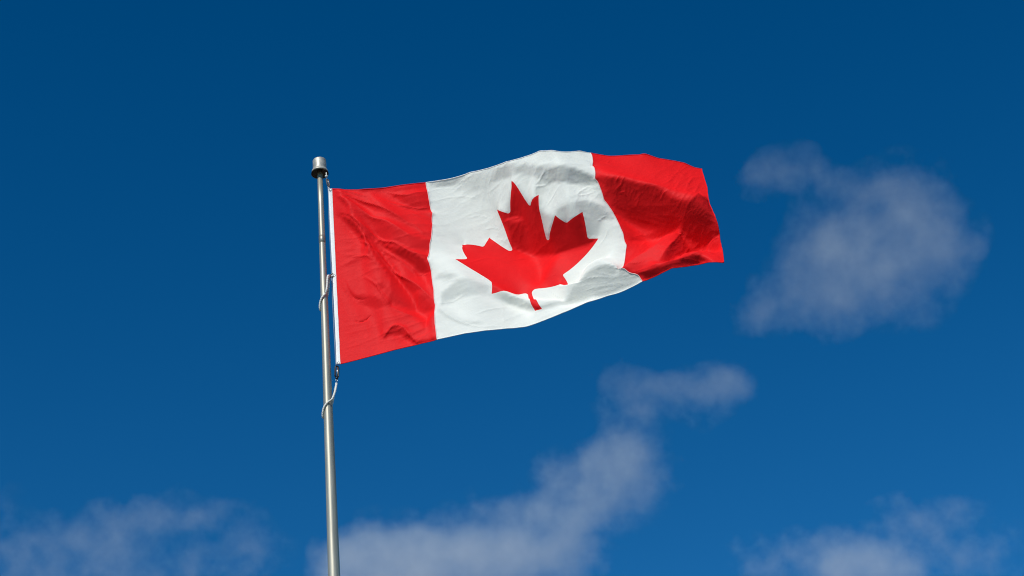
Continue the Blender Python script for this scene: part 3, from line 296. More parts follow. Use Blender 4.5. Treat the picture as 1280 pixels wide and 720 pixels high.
 [4478,1,1,2,1,1,0,0,0,1,1,1,9,-3,-5,0,4,3,-4,-18,-16,-10,-1,-1,-3,-2,-2,-3,-2,-1,2,-9,-8,-10,-13,-17,-19,-19,-15,-7,2,6,4,1,-2,-2,2,2,2,1,0,1,3,14,22,12,-1,-2,0,-7,-20,-30,-33,-32,-32,-32,-34,-38,-39,-30,-15,-6,2,4,5,-4,-23,-23,-17,-6,11,32,35,29,29,25,24,23,23,28,36,34,27,7,-7,-13,-17,-19,-20,-21,-19,-18,-14,-14,-15,-17,-23,-29,-35,-24,-9,-5,-3,-3,-5,-13,-23,-28,-30,-33,-33]],
[[-37,117,118,119,119,121,120,121,119,113,104,110,121,99,90,93,119,122,123,115,105,110,108,117,124,124,124,124,125,128,131,140,145,146,141,138,133,129,125,122,122,121,119,118,118,119,120,122,123,126,128,134,143,117,87,100,116,115,114,111,98,83,77,77,79,79,79,76,64,65,88,101,109,112,112,106,94,89,91,98,106,108,110,112,114,118,120,123,124,126,124,100,111,122,119,116,113,112,112,112,113,115,117,120,120,119,116,111,106,106,122,136,141,145,145,130,111,95,84,79,79],
 [16,-29,-24,-18,-13,-11,-10,-15,-26,-49,-66,-54,-26,64,79,76,27,-22,-27,-49,-66,-56,-59,-45,-9,0,7,18,15,16,16,-15,-3,12,31,45,49,45,40,35,25,17,14,15,19,21,21,17,13,13,15,18,25,32,44,42,-5,-26,-35,-49,-71,-87,-92,-94,-95,-95,-98,-100,-106,-104,-90,-78,-68,-62,-59,-62,-69,-72,-66,-54,-35,-16,-7,-10,-11,-11,-11,-17,-28,-24,19,63,42,-4,-30,-44,-50,-53,-56,-56,-56,-53,-51,-48,-50,-55,-64,-73,-82,-83,-67,-43,-34,-27,10,59,84,99,106,109,109],
 [4352,1,2,1,1,1,1,1,1,1,1,3,8,0,-5,-5,6,3,2,-4,-14,-12,-14,-7,-2,-2,-2,-2,-3,-1,-1,-3,-5,-6,-10,-14,-16,-18,-14,-10,-3,1,3,1,1,-1,0,2,1,1,1,0,-2,8,21,17,10,0,-2,-8,-19,-27,-30,-31,-29,-31,-35,-42,-37,-22,-13,-4,2,4,2,-7,-20,-23,-18,-6,11,27,33,30,28,27,28,25,24,27,38,35,29,12,-3,-13,-16,-19,-20,-21,-20,-17,-15,-13,-14,-17,-23,-30,-34,-34,-22,-10,-8,-9,-9,-10,-14,-20,-25,-29,-32]],
[[-37,117,117,118,119,120,120,121,118,113,106,111,117,114,90,90,103,124,120,122,120,109,109,105,108,124,125,123,124,128,133,137,143,146,143,139,133,129,127,124,123,121,120,120,119,119,120,122,123,126,128,130,128,118,108,105,112,120,123,115,102,88,80,79,79,79,76,73,68,74,90,101,108,110,110,104,97,93,95,101,107,109,110,111,114,116,120,122,121,123,121,102,103,121,121,117,113,112,111,112,112,114,116,119,119,118,115,110,106,108,113,124,134,140,140,131,120,104,89,80,78],
 [19,-30,-25,-19,-14,-10,-11,-14,-25,-48,-61,-52,-40,37,75,78,63,-14,-32,-23,-34,-58,-56,-62,-62,-21,8,26,28,25,8,-16,-8,4,21,35,43,44,42,37,29,23,18,16,18,19,21,18,17,15,16,19,22,28,36,44,37,16,-25,-49,-71,-87,-92,-95,-95,-96,-99,-103,-106,-101,-88,-76,-66,-59,-58,-61,-68,-69,-66,-54,-38,-24,-15,-15,-15,-12,-10,-18,-33,-33,7,65,63,10,-25,-42,-50,-54,-56,-57,-56,-54,-52,-50,-52,-55,-64,-73,-79,-80,-75,-63,-48,-23,14,41,66,88,101,107,107],
 [4225,2,2,2,1,1,2,1,1,1,2,3,5,7,-5,-6,0,6,3,3,1,-12,-13,-18,-14,-1,-1,-4,-2,0,-1,-2,-1,-3,-6,-11,-15,-16,-14,-11,-5,-2,1,1,0,1,0,0,1,2,2,1,1,5,12,10,9,9,3,-7,-17,-25,-27,-28,-27,-29,-32,-37,-34,-25,-12,-4,2,3,-1,-8,-18,-23,-18,-6,10,23,29,30,28,29,30,28,25,26,36,35,31,19,1,-10,-15,-18,-20,-20,-19,-18,-15,-13,-13,-17,-23,-29,-34,-34,-31,-22,-17,-14,-9,-9,-9,-14,-21,-25,-29]],
[[-36,116,116,118,119,119,120,120,118,113,107,110,117,123,96,88,92,119,119,120,123,123,113,105,104,106,121,128,122,124,130,136,144,147,144,140,134,131,128,126,124,121,119,119,119,120,120,121,123,125,126,125,124,119,115,113,113,118,125,128,113,93,84,81,79,78,74,71,70,79,92,102,108,109,108,104,99,97,98,103,108,109,109,111,113,116,118,117,121,124,123,103,94,114,124,119,114,112,110,111,111,114,115,118,118,116,113,109,106,107,111,117,125,132,134,131,125,112,96,85,80],
 [21,-30,-26,-21,-14,-10,-11,-13,-25,-45,-58,-52,-35,-7,70,79,73,22,-30,-32,-15,-22,-49,-63,-64,-66,-40,12,35,31,15,-3,-9,-1,14,27,37,41,42,37,32,27,23,19,18,19,19,20,18,17,17,18,21,24,31,36,39,31,15,-14,-61,-86,-92,-95,-96,-98,-101,-104,-105,-98,-87,-73,-63,-58,-57,-60,-66,-68,-65,-54,-41,-30,-23,-20,-19,-15,-24,-33,-26,-23,-10,57,80,38,-17,-39,-49,-55,-56,-58,-57,-55,-52,-51,-52,-57,-64,-73,-76,-77,-74,-67,-50,-23,2,22,46,71,92,102,105],
 [4099,2,2,2,2,1,2,1,2,2,2,3,4,9,-2,-6,-5,7,4,4,4,2,-9,-18,-18,-18,-3,2,-2,-1,-2,-1,2,1,-2,-9,-13,-15,-15,-11,-6,-4,-1,-1,1,0,0,1,0,2,2,2,2,4,6,6,5,3,3,2,-9,-20,-24,-25,-25,-26,-29,-32,-32,-24,-13,-4,0,2,-2,-9,-17,-21,-18,-8,8,19,27,28,29,30,28,26,28,32,37,29,30,27,9,-6,-14,-17,-19,-20,-19,-16,-14,-12,-12,-17,-23,-30,-34,-34,-32,-30,-24,-16,-13,-12,-10,-11,-16,-21,-25]],
[[-35,115,116,117,119,118,120,119,118,113,108,111,116,120,113,88,88,104,122,117,122,125,125,114,102,104,109,117,125,116,121,141,150,148,145,140,136,132,131,130,125,117,116,117,119,119,121,121,122,123,124,123,122,120,118,117,116,118,121,126,126,114,94,83,80,78,72,68,72,81,94,103,107,109,108,104,100,99,102,106,109,108,107,110,113,114,113,116,120,123,123,108,95,104,122,121,116,112,110,110,110,113,115,117,117,115,112,106,104,106,109,112,120,125,128,128,126,118,104,92,86],
 [23,-30,-27,-22,-15,-10,-11,-13,-23,-42,-56,-51,-36,-19,38,78,78,58,-21,-38,-25,-1,-10,-51,-69,-65,-61,-47,6,45,22,3,-9,-5,8,22,32,39,40,37,33,30,26,22,21,19,20,20,19,18,18,17,20,22,25,31,33,31,25,8,-20,-59,-87,-96,-97,-99,-102,-105,-104,-96,-83,-71,-61,-56,-56,-60,-65,-66,-63,-55,-43,-37,-30,-26,-22,-30,-41,-40,-31,-24,-7,53,81,66,11,-34,-47,-55,-58,-59,-58,-55,-52,-51,-52,-57,-65,-72,-76,-75,-71,-63,-48,-29,-9,8,29,52,77,95,100],
 [3973,3,2,1,2,2,2,2,1,2,3,2,5,6,6,-6,-6,1,8,4,4,5,3,-9,-22,-18,-15,-7,4,-1,-4,1,7,5,-1,-6,-12,-14,-16,-12,-8,-3,-3,-2,-1,0,1,0,1,1,1,2,2,2,4,3,2,-1,-2,-3,-3,-6,-15,-21,-22,-23,-26,-29,-28,-22,-13,-5,-1,0,-3,-9,-16,-19,-17,-11,2,16,25,28,29,27,25,27,30,33,34,32,28,29,21,0,-10,-16,-18,-19,-19,-15,-12,-11,-11,-15,-23,-30,-34,-34,-34,-31,-27,-21,-17,-15,-13,-12,-13,-18,-21]],
[[-34,115,115,117,117,119,119,119,118,113,109,110,115,120,121,97,85,94,118,115,120,125,125,127,112,100,108,109,109,112,91,175,155,148,144,140,137,133,132,137,130,106,112,115,118,119,120,121,121,122,122,122,122,120,119,118,118,117,120,121,125,121,111,101,91,80,70,68,72,81,95,104,107,109,107,104,102,100,104,108,114,105,105,108,110,111,111,116,120,122,123,112,99,99,114,124,117,114,109,109,110,111,114,116,116,115,110,105,101,102,106,111,115,120,123,125,124,120,112,100,97],
 [26,-31,-28,-23,-16,-11,-10,-12,-22,-40,-53,-51,-38,-18,1,70,81,72,19,-48,-34,-11,11,-7,-56,-72,-59,-50,-47,7,38,0,-11,-10,1,16,29,37,40,37,34,31,28,27,23,22,21,20,19,19,18,18,18,20,22,26,27,28,24,16,-3,-33,-61,-78,-90,-98,-104,-105,-102,-94,-80,-67,-59,-54,-56,-60,-63,-65,-61,-55,-48,-45,-33,-32,-35,-47,-51,-43,-35,-27,-7,49,77,80,46,-14,-45,-53,-59,-60,-59,-56,-52,-51,-52,-56,-64,-72,-76,-74,-69,-60,-47,-32,-16,-2,15,36,60,82,92],
 [3847,3,2,2,2,2,2,2,2,2,2,3,4,6,8,-1,-8,-3,9,4,5,5,3,3,-11,-22,-15,-13,-11,4,-3,11,9,5,1,-5,-9,-14,-16,-15,-11,-4,-3,-2,-2,0,0,0,0,1,0,1,1,1,2,1,0,-3,-6,-7,-7,-6,-6,-9,-13,-17,-23,-25,-23,-20,-12,-6,-3,-1,-5,-9,-15,-17,-15,-13,-11,14,28,26,26,24,25,28,31,33,34,32,28,26,28,12,-5,-13,-17,-18,-18,-14,-11,-9,-9,-13,-21,-29,-35,-36,-33,-32,-28,-24,-20,-18,-17,-14,-12,-15,-20]],
[[-30,112,114,116,117,119,118,119,118,114,109,110,114,119,120,115,87,86,106,119,115,123,126,126,125,110,104,110,103,107,112,155,150,145,142,141,138,134,128,129,124,113,114,115,117,119,119,121,121,121,121,121,121,120,119,118,118,118,118,119,121,122,115,105,98,94,89,77,71,81,96,103,108,108,108,105,102,102,104,107,110,103,104,109,108,108,114,117,120,122,124,115,103,97,106,121,122,114,111,108,108,111,113,115,114,114,109,103,99,98,104,108,112,117,120,121,122,120,115,108,105],
 [29,-32,-28,-25,-17,-12,-9,-12,-21,-37,-51,-50,-40,-20,-3,34,80,82,53,-38,-47,-25,8,15,-13,-59,-63,-45,-53,-33,-3,5,-14,-15,-6,7,20,34,43,38,35,33,32,29,27,25,23,21,20,19,18,18,18,18,20,21,23,23,22,18,5,-17,-46,-68,-79,-84,-90,-97,-101,-91,-74,-64,-56,-53,-55,-59,-63,-63,-61,-57,-54,-62,-45,-26,-50,-61,-52,-45,-38,-29,-8,44,70,80,66,23,-29,-52,-57,-61,-60,-57,-53,-50,-51,-56,-63,-71,-76,-75,-68,-58,-47,-34,-21,-8,6,23,44,66,76],
 [3722,2,2,2,3,2,2,2,2,2,3,3,4,5,6,7,-7,-6,4,8,4,6,3,2,1,-13,-19,-10,-16,-6,6,15,8,5,2,-2,-5,-11,-17,-16,-13,-8,-5,-4,-2,-1,-1,0,-1,0,0,0,-1,0,0,-1,-2,-5,-7,-10,-10,-8,-6,-6,-8,-9,-10,-14,-18,-17,-11,-7,-4,-3,-6,-9,-14,-14,-14,-11,-8,0,17,25,23,24,27,29,30,33,33,33,28,24,25,23,6,-8,-14,-17,-17,-13,-10,-7,-7,-11,-18,-27,-35,-37,-35,-32,-28,-25,-22,-20,-19,-16,-14,-13,-15]],
[[-33,115,114,116,117,117,119,118,118,115,110,109,114,118,120,120,101,84,94,121,104,123,127,125,126,123,114,109,108,107,123,135,140,140,139,140,138,135,123,123,120,117,116,116,117,118,118,120,120,120,121,120,120,119,119,119,117,118,117,118,119,121,117,108,99,94,91,90,90,91,97,105,108,109,109,106,104,103,105,105,109,105,98,97,109,114,115,118,121,123,125,116,106,99,101,114,123,119,111,109,107,110,112,114,113,112,108,102,96,95,100,107,110,115,117,118,119,119,117,113,113],
 [30,-29,-30,-27,-18,-12,-10,-12,-19,-34,-49,-50,-41,-24,-4,11,65,84,77,5,-74,-35,-4,21,15,-29,-46,-48,-52,-58,-32,-14,-20,-20,-11,1,11,25,42,41,36,35,34,32,31,27,25,23,22,20,18,18,16,17,18,18,19,20,20,17,10,-5,-34,-60,-76,-81,-86,-84,-82,-80,-69,-56,-52,-52,-53,-59,-63,-61,-60,-60,-56,-61,-64,-53,-58,-60,-53,-47,-39,-30,-10,39,63,75,72,47,2,-37,-56,-60,-60,-58,-52,-50,-51,-55,-63,-70,-76,-76,-68,-58,-46,-36,-23,-13,0,14,32,49,59],
 [3596,2,3,2,2,3,2,2,2,3,2,3,4,5,6,7,1,-8,-2,12,1,7,4,1,2,-2,-10,-13,-12,-11,7,13,7,5,2,0,-1,-7,-18,-16,-14,-10,-7,-5,-3,-3,-1,-1,-1,-2,-1,-1,-2,-1,-2,-3,-4,-6,-9,-11,-12,-11,-7,-4,-5,-5,-6,-7,-7,-7,-8,-6,-5,-5,-6,-9,-12,-12,-12,-9,-5,-1,2,10,24,28,27,28,30,32,33,32,28,23,21,23,18,3,-10,-14,-15,-12,-8,-5,-5,-8,-15,-25,-34,-38,-36,-32,-28,-26,-23,-20,-20,-17,-15,-12,-14]],
[[-33,115,115,114,117,117,119,118,118,115,111,110,112,117,121,120,119,88,86,109,110,112,126,127,126,128,126,115,113,106,119,128,132,134,136,137,135,130,125,121,120,117,117,117,116,117,118,119,119,119,119,120,119,119,119,118,117,117,117,117,119,120,119,110,100,93,89,89,91,96,105,110,112,111,109,108,107,106,108,109,105,101,101,105,110,114,116,119,122,126,126,115,107,101,99,107,119,123,117,110,107,110,111,113,112,110,107,100,94,93,97,104,110,113,115,116,118,117,118,117,118],
 [30,-26,-31,-28,-20,-13,-10,-11,-18,-32,-46,-50,-43,-27,-8,9,29,85,87,52,-70,-57,-19,17,27,7,-13,-50,-55,-71,-56,-37,-31,-25,-17,-2,10,22,31,37,37,36,35,34,33,30,28,25,23,21,19,18,16,16,15,16,17,17,17,17,12,2,-21,-52,-73,-83,-86,-86,-84,-75,-61,-49,-47,-48,-53,-55,-58,-59,-57,-56,-64,-69,-68,-63,-57,-55,-52,-48,-40,-29,-12,36,56,67,71,59,25,-14,-41,-57,-60,-55,-53,-50,-50,-55,-62,-70,-77,-77,-69,-58,-46,-35,-25,-15,-4,7,22,36,41],
 [3471,2,2,3,2,3,2,2,3,2,3,2,4,5,6,7,8,-6,-6,6,6,5,5,2,0,4,2,-11,-10,-11,2,8,7,5,3,1,-3,-7,-13,-14,-12,-11,-8,-6,-4,-3,-3,-2,-2,-3,-2,-3,-3,-3,-3,-4,-6,-7,-10,-12,-13,-13,-9,-4,-2,-2,-2,-2,-2,-5,-8,-8,-7,-6,-7,-8,-9,-10,-8,-6,-5,-2,3,12,22,25,26,28,30,31,33,30,26,22,19,20,19,13,2,-9,-12,-9,-6,-3,-3,-5,-11,-22,-33,-37,-37,-32,-29,-25,-23,-20,-19,-17,-15,-13,-13]],
[[-33,116,114,114,116,118,118,118,118,115,112,110,112,117,120,121,119,106,87,95,121,91,127,130,128,128,132,131,117,106,110,119,127,130,132,134,132,128,125,121,119,118,117,116,116,116,117,117,118,118,119,118,119,118,118,118,117,117,117,117,118,119,121,114,101,91,86,84,87,101,113,116,115,112,111,109,109,109,109,109,107,105,104,108,112,115,118,120,124,129,132,110,106,102,100,103,113,121,120,116,112,110,111,112,111,110,105,99,90,90,96,104,108,111,114,115,116,117,119,120,121],
 [30,-24,-29,-31,-23,-13,-11,-10,-17,-29,-44,-48,-45,-32,-12,6,22,61,87,79,-24,-90,-34,7,29,36,18,-27,-63,-81,-80,-57,-41,-32,-23,-10,8,20,27,33,35,36,35,36,34,32,31,27,25,23,20,18,16,15,13,14,14,15,16,15,14,7,-11,-43,-72,-84,-91,-93,-88,-73,-51,-41,-42,-46,-52,-54,-56,-57,-56,-57,-63,-67,-70,-66,-59,-53,-49,-45,-39,-28,-13,35,48,61,67,63,41,3,-28,-42,-51,-53,-50,-50,-51,-54,-61,-72,-79,-78,-69,-57,-45,-36,-26,-17,-8,2,13,23,26],
 [3345,3,2,3,2,3,2,3,2,3,2,3,3,5,7,7,7,3,-7,-3,14,-2,6,5,2,3,6,2,-9,-10,-3,3,5,5,4,1,-3,-7,-10,-11,-12,-9,-8,-7,-5,-4,-3,-3,-4,-4,-4,-4,-4,-5,-4,-6,-7,-8,-10,-12,-14,-14,-12,-5,0,2,2,4,2,-4,-10,-11,-8,-7,-7,-7,-8,-8,-6,-5,-3,0,6,13,20,23,26,27,29,31,34,25,23,21,19,17,18,15,8,2,-3,-5,-3,-1,0,-1,-7,-18,-31,-37,-35,-32,-29,-25,-23,-20,-18,-17,-14,-13,-12]],
[[-32,115,115,113,116,117,118,118,118,116,112,111,113,115,120,121,121,114,96,91,117,88,118,132,130,129,130,138,132,111,96,109,124,128,129,131,130,127,124,121,118,118,116,115,116,115,115,117,116,117,118,117,118,117,118,117,117,117,117,117,119,119,121,118,102,89,81,79,88,106,118,120,118,115,112,111,111,110,111,111,109,106,107,109,113,117,119,123,125,128,132,110,108,103,101,103,108,119,121,117,118,115,114,112,111,109,105,97,86,86,96,104,107,109,112,114,115,117,119,121,123],
 [30,-23,-27,-33,-25,-14,-11,-11,-15,-28,-41,-47,-44,-38,-16,2,17,44,78,85,40,-103,-58,-7,23,38,40,7,-52,-85,-99,-77,-48,-37,-30,-19,-1,18,26,32,34,35,35,35,35,34,33,30,27,25,21,19,16,14,13,11,12,12,14,15,14,10,-3,-33,-71,-89,-96,-98,-91,-68,-43,-34,-37,-44,-50,-53,-54,-56,-55,-57,-61,-68,-69,-66,-60,-55,-49,-41,-35,-26,-5,26,42,55,62,63,51,21,-16,-36,-38,-41,-45,-49,-51,-54,-61,-74,-83,-81,-68,-54,-45,-35,-27,-18,-12,-3,5,12,15],
 [3219,3,3,3,2,3,3,2,3,3,2,3,3,5,6,7,8,6,-2,-6,10,-2,6,8,4,1,1,5,2,-4,-7,-1,3,4,4,3,-1,-6,-10,-10,-10,-8,-8,-6,-4,-5,-4,-5,-4,-6,-5,-6,-6,-6,-6,-7,-7,-9,-11,-12,-15,-15,-13,-6,2,5,8,8,5,-5,-11,-12,-9,-8,-7,-7,-7,-7,-5,-3,-1,3,7,14,18,23,25,27,28,31,30,22,21,20,18,16,16,16,11,7,5,5,4,2,3,2,-2,-13,-28,-36,-35,-31,-28,-25,-23,-19,-17,-15,-14,-12,-13]],
[[-31,115,116,112,115,116,118,118,117,117,113,112,113,114,120,123,123,121,100,95,101,115,98,122,132,130,130,133,131,108,103,112,121,127,127,128,129,127,123,120,117,117,115,115,114,115,114,115,115,115,116,116,117,117,117,117,117,117,118,117,119,119,122,121,102,85,78,79,91,110,121,122,120,117,115,113,112,113,113,113,109,107,108,111,114,117,120,124,126,127,123,114,111,104,104,104,107,117,124,123,121,119,116,114,112,110,104,95,80,81,99,102,105,108,110,112,115,117,119,122,122],
 [31,-24,-22,-35,-27,-17,-12,-11,-14,-25,-40,-45,-42,-45,-21,1,8,27,74,83,72,-55,-81,-43,13,32,33,16,-34,-82,-89,-75,-56,-41,-33,-28,-13,9,25,32,35,35,35,35,35,35,35,32,29,27,23,21,17,14,12,10,8,10,11,14,14,12,3,-25,-71,-93,-100,-100,-88,-64,-38,-30,-33,-41,-48,-51,-53,-53,-54,-55,-63,-68,-69,-65,-60,-56,-50,-40,-32,-21,-1,26,41,52,55,58,56,37,2,-22,-30,-36,-43,-47,-50,-53,-64,-76,-90,-85,-62,-52,-42,-35,-27,-21,-14,-7,-3,4,3],
 [3094,4,3,2,3,3,2,3,3,3,3,2,3,4,6,8,9,9,0,-4,0,14,-4,7,7,1,-3,-1,3,2,-1,0,2,3,3,4,1,-3,-9,-10,-9,-8,-7,-5,-4,-4,-5,-5,-6,-7,-8,-8,-7,-8,-7,-8,-8,-9,-10,-13,-15,-15,-15,-8,4,10,13,11,4,-5,-11,-12,-10,-9,-7,-7,-6,-6,-4,-2,0,5,9,14,19,22,25,26,27,27,26,22,21,18,17,15,14,16,17,13,12,11,8,7,6,7,3,-7,-25,-36,-31,-30,-29,-25,-22,-19,-15,-14,-12,-11,-13]],
[[-29,114,115,115,113,115,117,117,118,117,114,112,115,112,120,124,125,125,106,100,95,122,98,110,126,132,128,129,131,109,108,113,119,125,127,125,126,127,124,119,117,115,114,114,113,113,113,113,113,114,114,115,116,116,117,117,117,118,117,118,119,120,122,123,102,82,76,81,98,112,121,123,122,119,116,115,115,115,115,114,110,108,109,112,114,117,121,125,128,127,122,115,105,96,106,108,112,120,126,126,126,123,120,117,114,110,101,87,76,86,100,99,102,106,108,111,114,117,119,120,122],
 [32,-27,-21,-21,-32,-26,-13,-12,-14,-23,-37,-44,-38,-50,-32,5,4,12,66,76,84,14,-84,-68,-30,16,30,24,-15,-76,-79,-72,-60,-43,-34,-34,-26,-4,18,32,36,37,36,36,35,35,35,34,32,28,26,22,19,16,12,8,7,6,7,12,13,14,7,-18,-72,-97,-101,-98,-82,-59,-38,-28,-30,-38,-45,-49,-51,-51,-51,-56,-64,-68,-67,-65,-61,-57,-51,-40,-29,-19,-1,24,48,65,51,50,47,37,13,-3,-16,-28,-38,-45,-48,-55,-69,-86,-95,-77,-54,-47,-40,-33,-28,-23,-16,-12,-9,-8,-11],
 [2969,4,3,4,2,2,3,3,3,3,3,3,3,3,5,9,10,10,2,1,-3,17,-3,0,8,4,-4,-6,1,6,3,2,1,2,3,3,2,0,-5,-10,-9,-8,-6,-4,-4,-3,-5,-5,-8,-9,-10,-10,-9,-9,-9,-8,-9,-8,-11,-12,-14,-16,-16,-9,6,15,16,12,3,-5,-10,-12,-11,-9,-7,-7,-6,-5,-4,-1,1,6,11,15,20,23,24,25,24,25,24,22,19,16,15,14,12,14,17,19,19,16,14,12,10,11,7,-3,-18,-29,-27,-31,-28,-25,-22,-17,-14,-12,-10,-12,-15]],
[[-25,111,114,116,114,115,114,117,118,117,114,113,113,120,118,123,124,125,111,105,102,109,116,102,112,128,130,128,129,114,110,114,123,124,122,122,123,125,125,121,116,113,113,112,112,111,111,111,111,112,112,114,115,116,117,117,117,117,117,119,119,121,123,123,101,80,77,88,103,114,119,123,122,120,118,117,117,118,118,113,111,110,110,112,114,116,121,127,130,132,127,112,104,102,104,108,113,118,122,125,126,123,121,121,117,107,92,76,93,101,94,96,99,103,107,110,113,116,119,119,120],
 [36,-33,-21,-13,-26,-26,-27,-14,-13,-21,-35,-43,-40,-23,-35,-14,-6,3,58,70,76,62,-55,-73,-63,-20,18,26,2,-64,-72,-66,-49,-39,-44,-43,-35,-20,3,25,36,40,39,38,36,35,35,35,33,31,28,25,21,18,13,9,4,3,3,7,12,14,10,-14,-73,-98,-100,-92,-74,-55,-39,-29,-29,-34,-42,-47,-49,-47,-50,-59,-64,-66,-66,-64,-62,-60,-52,-39,-28,-19,-1,22,38,47,48,45,42,36,24,8,-7,-21,-30,-34,-43,-58,-76,-92,-75,-48,-47,-42,-37,-33,-28,-25,-19,-17,-14,-19,-23],
 [2844,4,4,4,2,3,2,3,4,3,3,3,4,5,4,7,9,10,5,3,2,8,9,-4,1,7,-2,-7,-3,8,6,3,2,2,1,1,2,3,-2,-7,-9,-9,-6,-3,-2,-2,-4,-6,-9,-11,-13,-12,-11,-11,-10,-9,-9,-9,-9,-11,-13,-16,-17,-11,11,19,18,10,2,-5,-8,-11,-12,-9,-8,-7,-5,-5,-4,-1,2,6,12,17,22,24,25,24,22,21,24,21,18,15,14,12,12,11,13,17,18,20,17,15,12,14,16,12,-2,-17,-29,-31,-28,-25,-20,-17,-13,-9,-8,-12,-17]],
[[-24,111,113,116,117,115,112,116,117,117,115,112,114,119,122,122,123,125,116,109,106,106,123,104,102,116,130,129,128,120,112,119,124,124,121,120,118,119,123,123,117,113,111,110,110,109,108,108,108,109,111,114,115,116,116,116,117,117,118,118,120,122,123,123,101,80,82,95,107,113,117,121,122,122,120,118,120,119,119,115,113,112,111,112,112,114,121,127,132,138,147,95,101,105,106,110,113,117,120,123,124,120,116,118,117,114,97,77,104,100,89,92,97,102,106,110,112,116,118,119,119],
 [38,-34,-24,-15,-7,-19,-40,-24,-14,-20,-33,-43,-39,-23,-12,-20,-27,-1,48,63,72,71,6,-76,-78,-55,-7,19,13,-46,-65,-52,-37,-36,-42,-44,-47,-43,-21,10,32,41,44,41,38,35,34,35,34,32,30,29,25,21,16,10,4,0,-3,1,7,14,11,-10,-74,-97,-95,-83,-65,-53,-42,-32,-28,-31,-40,-44,-45,-46,-52,-58,-63,-64,-65,-64,-64,-62,-54,-38,-26,-18,-7,21,25,33,38,39,38,34,28,17,-5,-24,-32,-32,-35,-45,-67,-87,-38,-20,-39,-38,-36,-33,-29,-27,-23,-21,-20,-24,-31],
 [2721,3,3,4,5,3,1,3,4,3,3,3,4,5,6,7,7,8,8,6,5,4,16,-3,-6,2,4,-5,-6,8,7,6,4,2,0,0,-1,1,1,-2,-8,-8,-6,-4,-1,-1,-1,-6,-9,-14,-16,-15,-13,-13,-11,-11,-9,-9,-8,-8,-12,-15,-18,-11,14,23,17,8,1,-4,-7,-10,-12,-10,-8,-6,-5,-5,-5,-2,2,7,13,19,25,28,26,23,20,19,21,16,17,16,14,12,11,10,10,13,18,25,23,17,12,14,26,30,12,-9,-31,-31,-28,-23,-20,-16,-11,-8,-5,-9,-14]],
[[-27,114,114,115,117,118,115,114,117,115,112,111,115,119,123,122,124,124,119,113,110,107,118,118,101,103,121,129,128,127,115,116,122,125,124,121,117,114,118,123,121,115,110,107,107,106,105,103,103,106,112,115,116,115,115,116,116,116,118,118,121,122,123,124,103,83,89,101,108,111,115,118,122,123,121,121,120,120,119,119,116,113,113,112,109,111,118,127,132,135,135,106,106,109,111,112,115,118,120,123,118,105,104,110,115,114,118,116,85,89,92,94,98,103,106,110,112,116,117,119,119],
 [37,-30,-28,-17,-6,-2,-23,-30,-20,-27,-41,-45,-40,-25,-9,-22,-14,-14,39,55,64,70,47,-53,-77,-77,-44,3,14,-25,-59,-54,-38,-26,-28,-39,-49,-53,-43,-14,18,40,47,46,43,36,31,32,33,33,33,33,30,25,19,13,5,-1,-7,-7,-1,7,12,-9,-71,-92,-86,-71,-59,-52,-45,-35,-28,-30,-36,-41,-45,-49,-51,-55,-60,-64,-65,-64,-66,-67,-54,-34,-23,-16,-6,6,19,24,29,32,33,32,28,13,-22,-44,-45,-38,-35,-34,-32,-31,20,-9,-28,-36,-36,-34,-31,-30,-27,-26,-25,-28,-35],
 [2596,3,4,5,4,5,3,2,4,3,2,2,4,5,7,6,8,6,9,9,6,5,11,7,-6,-4,2,-1,-5,4,9,7,4,2,1,0,-2,-2,0,1,-3,-6,-5,-4,-2,0,0,-2,-9,-16,-19,-18,-16,-15,-14,-12,-11,-8,-7,-6,-7,-12,-18,-12,18,24,15,5,0,-3,-6,-9,-12,-11,-7,-6,-5,-4,-5,-4,-1,6,15,22,31,33,27,20,18,17,14,12,16,15,14,13,11,9,9,13,31,48,48,35,21,11,3,19,16,-10,-25,-31,-28,-23,-20,-15,-10,-6,-3,-4,-8]],
[[-27,114,115,115,117,117,118,117,116,116,113,108,110,119,122,123,124,123,122,117,113,110,114,126,105,100,107,125,130,130,121,112,119,124,123,121,116,113,117,123,124,119,112,106,103,101,101,97,92,100,122,120,115,113,113,114,115,117,118,118,121,122,123,123,107,92,97,104,108,109,110,113,123,126,124,120,119,120,120,120,117,115,114,113,107,106,118,125,129,128,125,116,115,114,115,116,118,120,122,121,102,92,97,107,116,120,121,115,59,104,109,103,103,106,108,110,113,116,117,119,120],
 [37,-29,-28,-21,-9,1,-1,-18,-24,-27,-41,-55,-54,-30,-9,-11,-9,-18,29,45,56,64,59,-8,-75,-80,-68,-28,5,-11,-49,-58,-42,-22,-23,-36,-47,-52,-46,-27,2,29,43,49,47,40,32,23,27,32,37,38,35,30,24,17,8,0,-9,-14,-13,-6,3,-10,-59,-79,-73,-61,-55,-52,-46,-40,-27,-27,-33,-43,-49,-50,-49,-55,-62,-66,-65,-65,-67,-68,-48,-28,-20,-14,-5,0,9,18,22,25,27,29,21,-10,-46,-54,-50,-43,-35,-29,-19,7,91,36,-12,-32,-36,-34,-34,-32,-31,-31,-31,-33,-37],
 [2471,4,4,5,5,4,6,4,4,4,2,-1,2,5,7,8,7,5,10,10,8,6,6,12,-2,-5,-3,0,-2,2,10,7,4,1,0,0,-2,-3,-2,-1,1,0,-3,-4,-3,0,1,2,-4,-15,-24,-22,-20,-19,-16,-14,-12,-9,-7,-3,-1,-5,-12,-11,16,22,10,3,0,-3,-5,-9,-12,-11,-8,-5,-3,-3,-5,-6,-1,6,16,26,37,38,24,16,14,13,10,10,13,13,13,12,11,10,10,27,56,69,64,50,31,20,16,0,-29,-12,-21,-29,-29,-24,-19,-14,-10,-4,-1,1,-1]],
